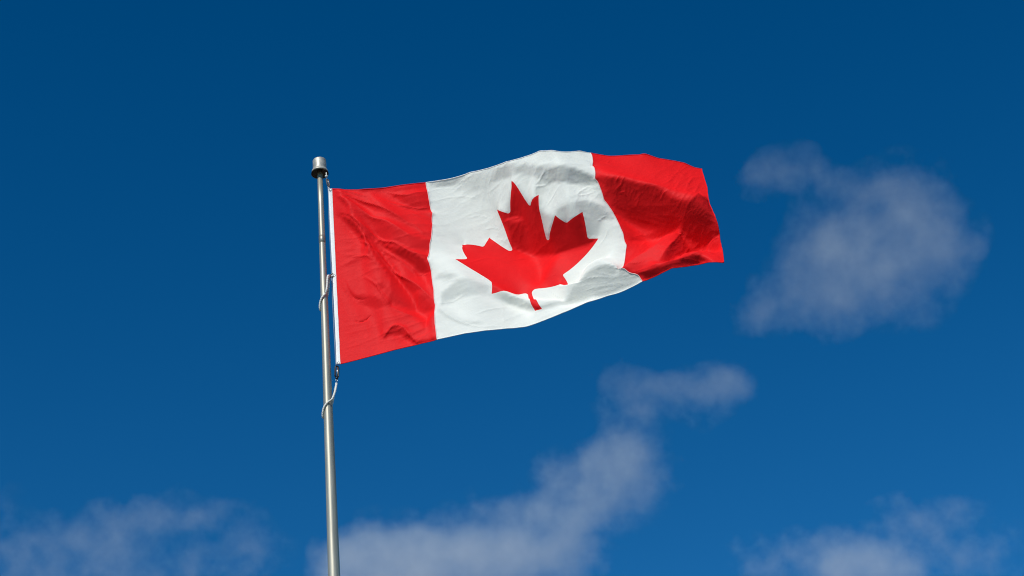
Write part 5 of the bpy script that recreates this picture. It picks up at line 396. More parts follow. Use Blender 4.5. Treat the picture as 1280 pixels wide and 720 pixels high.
[[-9,118,118,117,116,117,116,116,116,116,117,116,116,115,116,115,117,116,117,117,119,121,115,97,112,120,119,119,116,114,123,124,122,123,125,125,126,126,126,127,126,125,125,124,124,124,124,124,123,123,123,122,123,124,123,122,123,122,118,116,116,116,117,119,118,117,115,118,120,121,122,125,126,121,114,109,109,128,130,131,135,137,137,130,109,104,103,101,101,103,105,93,81,83,83,81,82,86,94,104,109,106,105,105,107,104,101,100,99,97,104,109,105,93,88,97,102,102,102,101,102],
 [12,-19,-20,-22,-22,-23,-24,-23,-20,-18,-16,-13,-14,-18,-19,-14,-10,-7,-5,1,5,1,-40,-78,-50,-14,-8,-14,-35,-46,-19,-17,-27,-26,-23,-19,-15,-12,-9,-9,-13,-15,-17,-17,-17,-5,2,6,10,15,19,22,16,10,8,3,-5,-18,-32,-41,-42,-45,-43,-40,-36,-35,-34,-24,-1,21,31,22,3,-16,-32,-44,-51,-40,-43,-45,-46,-47,-50,-55,-61,-66,-68,-71,-71,-65,-57,-64,-70,-68,-66,-70,-71,-70,-59,-37,0,25,35,35,37,46,52,50,54,53,36,1,-32,-58,-67,-44,-14,9,17,21,22],
 [245,6,6,6,7,7,8,8,10,10,11,12,12,13,13,14,15,15,15,15,13,10,6,-7,1,5,7,6,3,2,2,3,3,4,4,4,5,4,3,2,0,-1,-2,-2,-2,-2,0,1,4,5,5,6,9,12,13,14,16,18,17,14,10,7,5,8,11,17,23,29,29,19,12,16,33,45,52,51,42,12,4,3,1,2,2,5,7,8,9,9,9,9,8,5,-7,-10,-11,-10,-4,7,17,33,48,49,43,34,27,26,30,32,36,37,31,11,-10,-27,-28,-22,-21,-22,-20,-17,-16]],
[[-6,119,117,117,117,117,116,116,117,117,116,116,116,116,115,116,115,116,117,116,117,119,121,112,100,116,120,118,117,114,122,124,122,124,124,126,125,126,127,126,125,126,125,125,124,125,124,125,124,124,124,124,124,125,123,124,123,121,120,118,118,117,117,119,119,119,118,118,119,120,122,124,124,121,116,114,114,125,128,129,135,140,140,132,115,108,104,101,100,96,100,100,88,82,84,83,83,86,92,97,99,99,100,103,103,103,101,102,101,98,104,111,108,94,80,82,95,100,100,100,101],
 [6,-16,-21,-22,-22,-23,-24,-24,-20,-19,-16,-15,-15,-17,-18,-15,-12,-9,-4,-3,1,0,-10,-50,-71,-39,-4,-10,-27,-45,-28,-24,-28,-26,-24,-21,-18,-15,-12,-8,-10,-14,-16,-17,-16,-6,-1,4,7,12,17,20,14,12,9,5,-7,-20,-30,-39,-42,-44,-44,-43,-39,-38,-35,-28,-15,1,16,15,5,-5,-13,-20,-23,-24,-34,-44,-46,-48,-52,-58,-64,-67,-69,-70,-70,-67,-53,-48,-59,-68,-69,-70,-69,-65,-52,-29,0,18,32,39,39,44,50,51,51,55,42,4,-38,-67,-85,-72,-38,-6,10,17,21],
 [123,6,7,6,7,7,8,9,9,11,11,13,12,13,13,14,16,15,15,16,15,12,8,2,-8,3,9,8,4,-2,2,0,2,4,4,5,5,5,5,2,1,-1,-2,-2,-3,-3,-2,1,4,5,5,6,8,10,12,13,17,19,17,15,12,10,9,10,13,18,24,28,32,30,24,21,32,43,49,49,42,21,13,7,3,-1,0,2,5,7,8,7,7,6,10,8,-2,-9,-12,-10,-4,5,17,29,44,48,42,31,28,28,31,35,39,39,34,14,-12,-31,-39,-37,-32,-24,-20,-16,-14]],
[[0,117,117,117,117,117,117,116,117,117,117,116,116,116,115,116,115,114,118,116,116,115,117,115,115,117,115,117,117,118,115,120,124,125,125,125,126,126,127,124,125,125,126,125,125,124,126,125,126,125,125,125,126,125,125,125,123,122,120,121,120,116,118,120,120,121,121,118,119,119,119,119,120,120,121,119,120,122,124,124,133,144,140,132,122,114,108,103,99,94,94,101,94,84,86,86,86,85,90,93,94,92,96,100,100,102,103,103,104,100,102,105,99,88,82,79,86,96,100,99,98],
 [0,-15,-20,-22,-22,-23,-24,-25,-21,-18,-18,-16,-16,-16,-17,-15,-14,-12,-3,-4,-3,-2,-9,-29,-41,-35,-11,-6,-25,-37,-57,-46,-30,-26,-25,-22,-19,-18,-18,-6,-10,-12,-15,-18,-15,-5,-3,2,6,7,14,19,14,13,11,7,-8,-21,-30,-37,-42,-44,-46,-45,-42,-40,-36,-25,-21,-17,-11,-6,-4,-3,3,11,8,-5,-20,-36,-44,-49,-57,-64,-67,-69,-69,-68,-70,-72,-57,-25,-37,-63,-69,-71,-70,-62,-44,-21,0,10,24,39,39,43,48,52,49,53,40,8,-40,-78,-96,-82,-52,-25,-2,10,14],
 [0,8,6,7,7,7,8,9,10,10,12,13,13,13,13,14,15,17,14,17,17,15,10,2,-2,4,8,13,5,0,-6,-10,1,4,4,6,5,6,9,0,1,0,-3,-1,-3,-8,-2,1,3,7,6,4,7,9,11,11,20,20,18,15,15,11,11,13,14,19,25,24,31,36,40,43,44,45,38,33,33,27,21,17,6,-7,-4,1,4,6,6,7,4,4,13,5,5,-2,-13,-11,-3,4,16,28,41,52,38,20,29,30,33,37,47,37,29,16,-13,-36,-41,-48,-46,-31,-18,-13,-9]],
]
grid = []
for row in STEPS:
    acc = [0, 0, 0]; pts_ = []
    for i in range(GU):
        for c in range(3): acc[c] += row[c][i]
        pts_.append(Vector(acc)*0.0002)
    grid.append(pts_)
def cr(p0, p1, p2, p3, t):
    return p1 + 0.5*t*(p2-p0 + t*(2*p0-5*p1+4*p2-p3 + t*(3*(p1-p2)+p3-p0)))
def gget(j, i):
    if i < 0: return 2*gget(j, 0)-gget(j, -i)
    if i > GU-1: return 2*gget(j, GU-1)-gget(j, 2*(GU-1)-i)
    if j < 0: return 2*grid[0][i]-grid[-j][i]
    if j > GV-1: return 2*grid[GV-1][i]-grid[2*(GV-1)-j][i]
    return grid[j][i]
def base_pt(u, v):
    x = u*(GU-1); y = v*(GV-1)
    i = min(max(int(math.floor(x)), 0), GU-2); j = min(max(int(math.floor(y)), 0), GV-2); a = x-i; b = y-j
    rows = [cr(gget(j+k, i-1), gget(j+k, i), gget(j+k, i+1), gget(j+k, i+2), a) for k in (-1, 0, 1, 2)]
    return cr(*rows, b)
def bump01(x, c, w): return math.exp(-((x-c)/w)**2)
# single creases, each (height mm, width mm, points along it in flag units)
CREASES = [
    (7.65, 16, (0.007, 0.010), (0.065, 0.055), (0.125, 0.130), (0.175, 0.210), (0.203, 0.265)),
    (5.1, 13, (0.010, 0.000), (0.058, 0.020), (0.090, 0.045)),
    (8.5, 20, (0.013, 0.035), (0.058, 0.100), (0.103, 0.185), (0.145, 0.235), (0.200, 0.340)),
    (10.2, 17, (0.052, 0.180), (0.083, 0.240), (0.103, 0.290), (0.133, 0.340), (0.163, 0.365), (0.190, 0.410), (0.215, 0.445), (0.242, 0.465)),
    (-8.5, 18, (0.018, 0.150), (0.052, 0.185), (0.075, 0.255), (0.095, 0.335), (0.107, 0.410)),
    (10.2, 16, (0.068, 0.325), (0.103, 0.385), (0.135, 0.465), (0.160, 0.530), (0.190, 0.590), (0.217, 0.650), (0.245, 0.740)),
    (6.8, 15, (0.107, 0.330), (0.135, 0.395), (0.168, 0.455), (0.203, 0.530), (0.215, 0.590)),
    (-5.95, 16, (0.025, 0.545), (0.035, 0.610), (0.050, 0.650), (0.072, 0.665)),
    (5.95, 14, (0.077, 0.540), (0.103, 0.595), (0.122, 0.670), (0.138, 0.735)),
    (5.1, 13, (0.048, 0.410), (0.080, 0.420), (0.100, 0.455)),
    (7.65, 15, (0.118, 0.905), (0.143, 0.860), (0.168, 0.880), (0.185, 0.940), (0.200, 0.990)),
    (-5.1, 9, (0.045, 0.780), (0.060, 0.790), (0.075, 0.780), (0.085, 0.760)),
    (5.1, 13, (0.147, 0.030), (0.188, 0.065), (0.215, 0.065), (0.255, 0.055)),
    (5.95, 13, (0.125, 0.075), (0.175, 0.120), (0.210, 0.150), (0.247, 0.160)),
    (3.4, 10, (0.198, 0.170), (0.220, 0.205), (0.245, 0.230)),
    (4.25, 11, (0.203, 0.250), (0.223, 0.300), (0.233, 0.325)),
    (4.25, 12, (0.215, 0.560), (0.233, 0.570), (0.247, 0.575)),
    (4.25, 12, (0.135, 0.735), (0.163, 0.780), (0.193, 0.820), (0.223, 0.835)),
    (2, 8, (0.432, 0.010), (0.425, 0.045), (0.410, 0.085), (0.410, 0.135), (0.408, 0.190), (0.408, 0.220)),
    (1.28, 7, (0.420, 0.800), (0.413, 0.895), (0.410, 0.990)),
    (2.4, 14, (0.258, 0.805), (0.285, 0.875), (0.312, 0.925), (0.352, 0.970), (0.400, 0.980)),
    (2, 14, (0.348, 0.885), (0.378, 0.865), (0.425, 0.850)),
    (2.4, 16, (0.268, 0.785), (0.295, 0.775), (0.320, 0.755)),
    (2.4, 12, (0.318, 0.045), (0.345, 0.025), (0.370, 0.015), (0.398, 0.010)),
    (1.76, 11, (0.265, 0.045), (0.295, 0.040), (0.318, 0.050)),
    (1.76, 12, (0.263, 0.120), (0.292, 0.100), (0.330, 0.095), (0.372, 0.115)),
    (1.6, 10, (0.408, 0.105), (0.440, 0.085), (0.455, 0.070)),
    (3.2, 11, (0.527, 0.000), (0.532, 0.025), (0.537, 0.045)),
    (2.4, 11, (0.438, 0.005), (0.463, 0.015), (0.480, 0.005), (0.505, 0.015)),
    (3.2, 12, (0.568, 0.140), (0.578, 0.125), (0.588, 0.105), (0.598, 0.095)),
    (2.8, 10, (0.565, 0.150), (0.588, 0.150), (0.603, 0.145)),
    (2.4, 12, (0.593, 0.255), (0.620, 0.215), (0.640, 0.180)),
    (3.2, 11, (0.688, 0.255), (0.708, 0.220), (0.723, 0.210)),
    (2.4, 12, (0.688, 0.265), (0.710, 0.260), (0.733, 0.245)),
    (2.4, 10, (0.710, 0.425), (0.720, 0.420), (0.730, 0.415)),
    (2, 13, (0.685, 0.565), (0.705, 0.540), (0.723, 0.495)),
    (1.6, 11, (0.335, 0.215), (0.370, 0.205), (0.400, 0.225)),
    (1.6, 10, (0.383, 0.275), (0.408, 0.280), (0.425, 0.300)),
    (2, 11, (0.410, 0.340), (0.425, 0.355), (0.435, 0.375)),
    (2.4, 12, (0.438, 0.265), (0.468, 0.260), (0.495, 0.270)),
    (1.44, 10, (0.497, 0.330), (0.500, 0.360), (0.500, 0.390)),
    (1.6, 12, (0.338, 0.525), (0.375, 0.480), (0.415, 0.485)),
    (1.44, 12, (0.455, 0.490), (0.487, 0.480), (0.535, 0.510)),
    (1.6, 9, (0.535, 0.620), (0.545, 0.660), (0.562, 0.660), (0.580, 0.670)),
    (1.44, 9, (0.552, 0.760), (0.560, 0.805), (0.570, 0.850)),
    (2.4, 11, (0.780, 0.025), (0.790, 0.040), (0.785, 0.065), (0.797, 0.080)),
    (2.4, 12, (0.780, 0.070), (0.805, 0.085), (0.833, 0.095)),
    (3.2, 14, (0.780, 0.155), (0.805, 0.180), (0.835, 0.210), (0.870, 0.250), (0.895, 0.320), (0.902, 0.365)),
    (3.2, 10, (0.787, 0.240), (0.800, 0.210), (0.810, 0.200)),
    (3.2, 10, (0.785, 0.270), (0.800, 0.250), (0.807, 0.230), (0.815, 0.215)),
    (2.8, 10, (0.787, 0.300), (0.800, 0.295), (0.800, 0.320)),
    (3.2, 11, (0.875, 0.390), (0.888, 0.355), (0.897, 0.345)),
    (3.6, 13, (0.935, 0.430), (0.953, 0.345), (0.973, 0.250), (0.985, 0.170)),
    (3.2, 12, (0.948, 0.260), (0.960, 0.185), (0.973, 0.115)),
    (2.8, 12, (0.948, 0.425), (0.968, 0.340), (0.988, 0.295)),
    (2.4, 13, (0.900, 0.220), (0.922, 0.170), (0.927, 0.140)),
    (2, 13, (0.930, 0.035), (0.945, 0.095), (0.953, 0.125)),
    (2.4, 11, (0.948, 0.075), (0.963, 0.025), (0.973, 0.005)),
    (4, 13, (0.833, 0.880), (0.860, 0.805), (0.880, 0.745), (0.895, 0.675), (0.902, 0.595)),
    (3.2, 10, (0.860, 0.805), (0.868, 0.780), (0.875, 0.770)),
    (2.8, 12, (0.782, 0.575), (0.800, 0.565), (0.815, 0.575)),
    (2.4, 11, (0.790, 0.650), (0.800, 0.625), (0.807, 0.610)),
    (3.2, 12, (0.907, 0.830), (0.917, 0.770), (0.925, 0.750)),
    (3.6, 14, (0.955, 0.820), (0.970, 0.760), (0.983, 0.730), (0.993, 0.725)),
    (3.2, 13, (0.953, 0.840), (0.973, 0.855), (0.993, 0.835)),
    (2.8, 12, (0.950, 0.920), (0.973, 0.930), (0.998, 0.950)),
    (3.6, 14, (0.768, 0.895), (0.807, 0.925), (0.843, 0.950), (0.890, 0.940), (0.938, 0.910)),
    (2.4, 12, (0.760, 0.800), (0.782, 0.845), (0.815, 0.865)),
]

CR = []
for hh, ww, *p in CREASES:
    q = catmull([(a*3.0, b*1.5, 0) for a, b in p], 4)
    seg = [(q[i].x, q[i].y, q[i+1].x, q[i+1].y, max(1e-5, (q[i+1]-q[i]).length)) for i in range(len(q)-1)]
    mg = 0.004*ww
    CR.append((hh*0.001*CREASE_GAIN, ww*0.001, seg, (min(c.x for c in q)-mg, max(c.x for c in q)+mg, min(c.y for c in q)-mg, max(c.y for c in q)+mg)))
def wrinkle(u, v):
    """height in metres of the fine creases that the wind leaves in the nylon"""
    X, Y = u*3.0, v*1.5
    edge = min(1.0, X/0.12)
    h = 0.0008*noise.noise((X*9+3, Y*13, 1.3))
    # tension wrinkles: sharp little ridges, drawn out along the pull of the cloth
    ang = 0.55*math.exp(-X/0.5) + 0.12*math.sin(2.1*X+1.0)      # steep near the hoist, level further out
    ca, sa = math.cos(ang), math.sin(ang)
    wx = 0.05*noise.noise((X*3, Y*3, 11.0)); wy = 0.05*noise.noise((X*3, Y*3, 17.0))
    p = (X+wx)*ca+(Y+wy)*sa; q = -(X+wx)*sa+(Y+wy)*ca
    patch = max(0.0, 0.35+1.3*noise.noise((X*2.2, Y*2.6, 23.0)))
    for f1, f2, am, z in ((3.0, 9.0, 0.0032, 31.0), (7.0, 17.0, 0.0012, 37.0), (14.0, 28.0, 0.0005, 41.0)):
        n_ = noise.noise((p*f1, q*f2, z))
        if 0.25 < u < 0.75: am *= 0.65
        h += am*patch*((1-min(1.0, abs(n_)*2.2))**2 - 0.25)
    # cross crinkles where the crest of the wave bends the cloth
    for cu, cv, wu, wv, am in ((0.43, 0.08, 0.09, 0.14, 0.0026), (0.57, 0.18, 0.10, 0.12, 0.0030), (0.70, 0.24, 0.07, 0.10, 0.0026), (0.82, 0.30, 0.08, 0.14, 0.0034), (0.95, 0.30, 0.06, 0.30, 0.0040), (0.93, 0.78, 0.08, 0.16, 0.0042), (0.82, 0.66, 0.06, 0.12, 0.0030), (0.47, 0.30, 0.07, 0.12, 0.0022)):
        k = bump01(u, cu, wu)*bump01(v, cv, wv)
        if k > 0.02:
            n_ = noise.noise(((X+0.5*Y)*14, (Y-0.4*X)*5.5, cu*31)); n2 = noise.noise(((X+0.5*Y)*27, (Y-0.3*X)*13, cu*57))
            h += 0.8*am*k*((1-min(1.0, abs(n_)*2.0))**2 + 0.45*(1-min(1.0, abs(n2)*2.0))**2)
    for hh, ww, seg, (x0, x1, y0, y1) in CR:
        if not (x0 < X < x1 and y0 < Y < y1): continue
        best = 1e9; tb = 0; s = 0.0
        for ax, ay, bx, by, L_ in seg:
            dx, dy = bx-ax, by-ay
            t = max(0.0, min(1.0, ((X-ax)*dx+(Y-ay)*dy)/(L_*L_)))
            d = math.hypot(X-ax-t*dx, Y-ay-t*dy)
            if d < best: best = d; tb = s+t*L_
            s += L_
        k = tb/s
        taper = math.sin(math.pi*min(1, max(0, 0.08+0.84*k)))**0.7
        x = best/ww
        h += hh*taper*(1.0/(1+x*x*1.6)**2)
    # small puckers along the sewn seams
    for us in (0.25, 0.75):
        h += 0.0016*bump01(u, us, 0.02)*noise.noise((X*4, Y*26, 4.0+us*9))
    return h*edge
_cache = {}
def surf(u, v, off=0.0):
    key = (round(u, 6), round(v, 6), off)
    if key in _cache: return _cache[key]
    e = 0.004
    p = base_pt(u, v)
    du = base_pt(min(u+e, 1), v)-base_pt(max(u-e, -0.02), v); dv = base_pt(u, min(v+e, 1))-base_pt(u, max(v-e, 0))
    n0 = dv.cross(du).normalized()
    q = p + n0*(wrinkle(u, v)+off)
    _cache[key] = q
    return q
def nrm(u, v):
    e = 0.0015
    du = surf(min(u+e, 1), v)-surf(u-e if u > e else u, v); dv = surf(u, min(v+e, 1))-surf(u, max(v-e, 0))
    return dv.cross(du).normalized()
flag = empty('flag', (AX, AY, AZ))
tag(flag, 'red and white flag with a red maple leaf, flying from the pole', 'flag')
def cloth_mesh(name, uv, faces, mat):
    pts = [surf(a, b) for a, b in uv]
    # keep every face turned to the front
    ff = []
    for q in faces:
        a, b, c = uv[q[0]], uv[q[1]], uv[q[2]]
        s = (b[0]-a[0])*(c[1]-a[1])-(b[1]-a[1])*(c[0]-a[0])
        ff.append(tuple(q) if s < 0 else tuple(reversed(q)))
    me = from_pydata(name, pts, ff)
    o = link(name, me, mat, flag)
    me.normals_split_custom_set_from_vertices([nrm(a, b) for a, b in uv])
    return o
NV = 150
def grid_patch(u0, u1, nu):
    uv = [(u0+(u1-u0)*i/nu, j/NV) for j in range(NV+1) for i in range(nu+1)]
    f = [(j*(nu+1)+i, j*(nu+1)+i+1, (j+1)*(nu+1)+i+1, (j+1)*(nu+1)+i) for j in range(NV) for i in range(nu)]
    return uv, f
cloth_mesh('red_band', *grid_patch(0.0, 0.25, 75), M_red)
cloth_mesh('red_band', *grid_patch(0.75, 1.0, 75), M_red)
# the leaf outline (right half, then mirrored), in 9600 x 4800 flag units
half = [(4800, 400)]
def arc_to(p, q, r, sweep, n=5):
    # circular arc from p to q
    (x0, y0), (x1, y1) = p, q; mx, my = (x0+x1)/2, (y0+y1)/2; d = math.hypot(x1-x0, y1-y0)
    hh = math.sqrt(max(r*r-d*d/4, 0)); nx, ny = -(y1-y0)/d, (x1-x0)/d
    cx, cy = mx+sweep*nx*hh, my+sweep*ny*hh
    a0 = math.atan2(y0-cy, x0-cx); a1 = math.atan2(y1-cy, x1-cx); da = (a1-a0+math.pi) % (2*math.pi)-math.pi
    return [(cx+r*math.cos(a0+da*k/n), cy+r*math.sin(a0+da*k/n)) for k in range(1, n+1)]
cur = (4890, 4430)
segs = [('l', -45, -863), ('a', 95, 111, -98), ('l', 859, 151), ('l', -116, -320), ('a', 65, 20, -73), ('l', 941, -762), ('l', -212, -99), ('a', 65, -34, -79), ('l', 186, -572), ('l', -542, 115), ('a', 65, -73, -38), ('l', -105, -247), ('l', -423, 454), ('a', 65, -111, -57), ('l', 204, -1052), ('l', -327, 189), ('a', 65, -91, -27), ('l', -332, -652)]
rightside = [cur]
for i, s in enumerate(segs):
    if s[0] == 'l':
        q = (cur[0]+s[1], cur[1]+s[2]); L_ = math.hypot(s[1], s[2]); k = max(1, int(L_/70))
        rightside += [(cur[0]+s[1]*t/k, cur[1]+s[2]*t/k) for t in range(1, k+1)]; cur = q
    else:
        q = (cur[0]+s[2], cur[1]+s[3])
        # both candidate centres; the arc rounds a corner, so it bulges towards the corner
        rightside += arc_to(cur, q, s[1]*1.02, 1); cur = q
outline = rightside + [(9600-x, y) for x, y in reversed(rightside)][1:]
k = max(1, int(180/70))
leaf = [(x/9600, y/4800) for x, y in outline]
def in_leaf(x, y):
    c = False; j = len(leaf)-1
    for i in range(len(leaf)):
        xi, yi = leaf[i]; xj, yj = leaf[j]
        if (yi > y) != (yj > y) and x < (xj-xi)*(y-yi)/(yj-yi)+xi: c = not c
        j = i
    return c
NU = 150
pts = []
for j in range(NV+1):
    for i in range(NU+1):
        u, v_ = 0.25+0.5*i/NU, j/NV
        if 0 < i < NU and 0 < j < NV and any(((u-a)*2)**2+(v_-b)**2 < 0.0034**2 for a, b in leaf if abs(v_-b) < 0.004): continue
        pts.append(Vector((u*2, v_)))
n0 = len(pts); pts += [Vector((a*2, b)) for a, b in leaf]
edges = [(n0+i, n0+(i+1) % len(leaf)) for i in range(len(leaf))]
cv, ce, cf, *_ = delaunay_2d_cdt(pts, edges, [], 0, 1e-6)
cuv = [(p.x/2, p.y) for p in cv]
fin, fout = [], []
for q in cf:
    x = sum(cuv[i][0] for i in q)/len(q); y = sum(cuv[i][1] for i in q)/len(q)
    (fin if in_leaf(x, y) else fout).append(tuple(q))
def compact(faces):
    ids = sorted({i for q in faces for i in q}); mp = {a: b for b, a in enumerate(ids)}
    return [cuv[i] for i in ids], [tuple(mp[i] for i in q) for q in faces]
cloth_mesh('white_panel', *compact(fout), M_white)
cloth_mesh('maple_leaf', *compact(fin), M_red)
# heading: a doubled white canvas sleeve along the hoist
hv, hf = [], []
NH = 80
sx = 0.024
for j in range(NH+1):
    p = base_pt(0, j/NH)
    for dx, dy in ((0.004, -0.004), (-0.5*sx, -0.0055), (-sx, -0.003), (-sx, 0.003), (-0.5*sx, 0.0055), (0.004, 0.004)):
        hv.append(p+Vector((dx, dy, 0)))
for j in range(NH):
    for k in range(6):
        hf.append((j*6+k, j*6+(k+1) % 6, (j+1)*6+(k+1) % 6, (j+1)*6+k))
hf.append((0, 1, 2, 3, 4, 5)); hf.append(tuple(NH*6+k for k in (5, 4, 3, 2, 1, 0)))
hd = link('heading', from_pydata('heading', hv, hf), M_tape, flag, smooth=False)
for vv in (0.006, 0.494, 0.994):        # brass eyelets in the heading
    p = base_pt(0, vv)+Vector((-sx*0.5, -0.0052, 0))
    ring = [p+Vector((0.008*math.cos(a), -0.0015, 0.008*math.sin(a))) for a in [2*math.pi*q/20 for q in range(20)]]
    link('eyelet', from_pydata('eyelet', *tube(ring, 0.0022, 8, True)), M_steel, hd)
# pale thread line of the seams that join the panels
for us in (0.25, 0.75):
    link('seam', from_pydata('seam', *tube([surf(us, j/NV, 0.001) for j in range(NV+1)], 0.0028, 8)), M_thread, flag)
# rolled hems along the top, the bottom and the fly
def hem(u0, u1, v_, mat):
    n = max(8, int((u1-u0)*200))
    link('hem', from_pydata('hem', *tube([surf(u0+(u1-u0)*i/n, v_) for i in range(n+1)], 0.0032, 8)), mat, flag)
for v_ in (0.0, 1.0):
    hem(0.0, 0.25, v_, M_red); hem(0.25, 0.75, v_, M_tape); hem(0.75, 1.0, v_, M_red)
link('hem', from_pydata('hem', *tube([surf(1.0, j/100) for j in range(101)], 0.0035, 8)), M_red, flag)

# ------------------------------------------------------------------ halyard, snap hooks, retaining ropes
H = {'ball': [-1.2953, 12.765, 11.0277], 
     'halyard': [[-1.2942, 12.77, 11.0474], [-1.2935, 12.77, 11.0105], [-1.2875, 12.79, 10.8996], [-1.2904, 12.8, 10.6534], [-1.2894, 12.8, 10.404], [-1.2881, 12.8, 10.1658], [-1.2874, 12.8, 9.918], [-1.284, 12.8, 9.5806], [-1.2815, 12.8, 9.3952]], 'low_hook': [-1.2793, 12.788, 9.2649], 'mid_hook': [-1.308, 12.79, 10.1407], 'top_hook': [-1.278, 12.77, 10.9148], 
     'rope_mid': [[-1.3025, 12.77, 10.1442], [-1.3103, 12.76, 10.135], [-1.3146, 12.755, 10.1046], [-1.3178, 12.755, 10.0567], [-1.325, 12.755, 10.0095], [-1.3353, 12.7687, 9.9926], [-1.3609, 12.7696, 9.9603], [-1.3773, 12.7857, 9.9213], [-1.3802, 12.8059, 9.885], [-1.3685, 12.826, 9.8941], [-1.3467, 12.8336, 9.9528], [-1.3222, 12.8292, 10.0323], [-1.3103, 12.83, 10.1325], [-1.3018, 12.79, 10.1538]], 
     'rope_low': [[-1.2802, 12.77, 9.2401], [-1.2831, 12.76, 9.2022], [-1.2944, 12.745, 9.143], [-1.3119, 12.74, 9.097], [-1.3413, 12.7613, 9.0898], [-1.3692, 12.7679, 9.0602], [-1.3838, 12.7865, 9.024], [-1.3857, 12.8069, 8.9992], [-1.3721, 12.8303, 9.011], [-1.3467, 12.8392, 9.0597], [-1.3185, 12.8336, 9.1277], [-1.3024, 12.83, 9.2127], [-1.2785, 12.78, 9.2426]], 
     'rope_r': 0.007}
x_, y_, z_ = H['ball']
o = link('halyard', from_pydata('halyard', *tube(catmull(H['halyard'], 6), 0.0035, 8, twist=180)), M_cable)
tag(o, 'thin grey halyard line running down between pole and flag', 'rope')
def set_origin(o, p):
    p = Vector(p)
    for vv in o.data.vertices: vv.co -= p
    o.location = p
set_origin(o, H['halyard'][-1])
def snap(loc, length, wdt, mat, rad, tilt, label, name='snap_hook'):
    """swivel snap hook: an eye, a swivel and a long gated loop"""
    r = empty(name, loc)
    r.rotation_euler = (0, tilt, 0.5)
    tag(r, label, 'hook', 'snap hooks on the halyard')
    L2 = length; a = wdt/2
    loop = []
    for k in range(13): loop.append((a*math.cos(math.pi*k/12), 0, L2-a+a*math.sin(math.pi*k/12)))
    for k in range(13): loop.append((-a*math.cos(math.pi*k/12), 0, L2*0.28+a-a*math.sin(math.pi*k/12)))
    link('hook_body', from_pydata('hook_body', *tube(loop, rad, 10, True)), mat, r)
    link('gate', from_pydata('gate', *tube([(a*0.15, -rad*0.5, L2*0.36), (a*0.15, -rad*0.5, L2*0.92)], rad*0.55, 8)), M_steel, r)
    link('swivel', from_pydata('swivel', *lathe([(rad*0.8, L2*0.14), (rad*1.5, L2*0.16), (rad*1.5, L2*0.26), (rad*0.9, L2*0.29)], 16)), mat, r)
    ey = [(a*0.55*math.cos(t_), 0, L2*0.07+a*0.55*math.sin(t_)) for t_ in [2*math.pi*q/16 for q in range(16)]]
    link('eye', from_pydata('eye', *tube(ey, rad*0.55, 8, True)), M_steel, r)
    return r
snap(H['low_hook'], 0.125, 0.024, M_black, 0.0062, 0.05, 'black snap hook hanging below the lower corner of the flag')
snap(H['mid_hook'], 0.060, 0.022, M_dark, 0.0048, 0.9, 'small dark snap hook holding the middle of the white heading')
snap(H['top_hook'], 0.085, 0.018, M_dark, 0.0036, -0.17, 'small steel snap hook between the pole cap and upper flag corner')
o = link('pulley_ball', from_pydata('pulley_ball', *merge(sphere((0, 0, 0), 0.0105, 12), lathe([(0.004, 0.006), (0.004, 0.032)], 12))), M_rope)
o.parent = pole; o.location = Vector(H['ball'])-Vector((PX, PY, 0))
for key, lab in (('rope_mid', 'white rope loop round the pole beside the middle of the flag'), ('rope_low', 'white rope loop round the pole just below the flag')):
    o = link('retainer_rope', from_pydata('retainer_rope', *tube(catmull(H[key], 10), H['rope_r'], 12, twist=130)), M_rope)
    tag(o, lab, 'rope', 'retaining ropes round the pole'); set_origin(o, H[key][0])

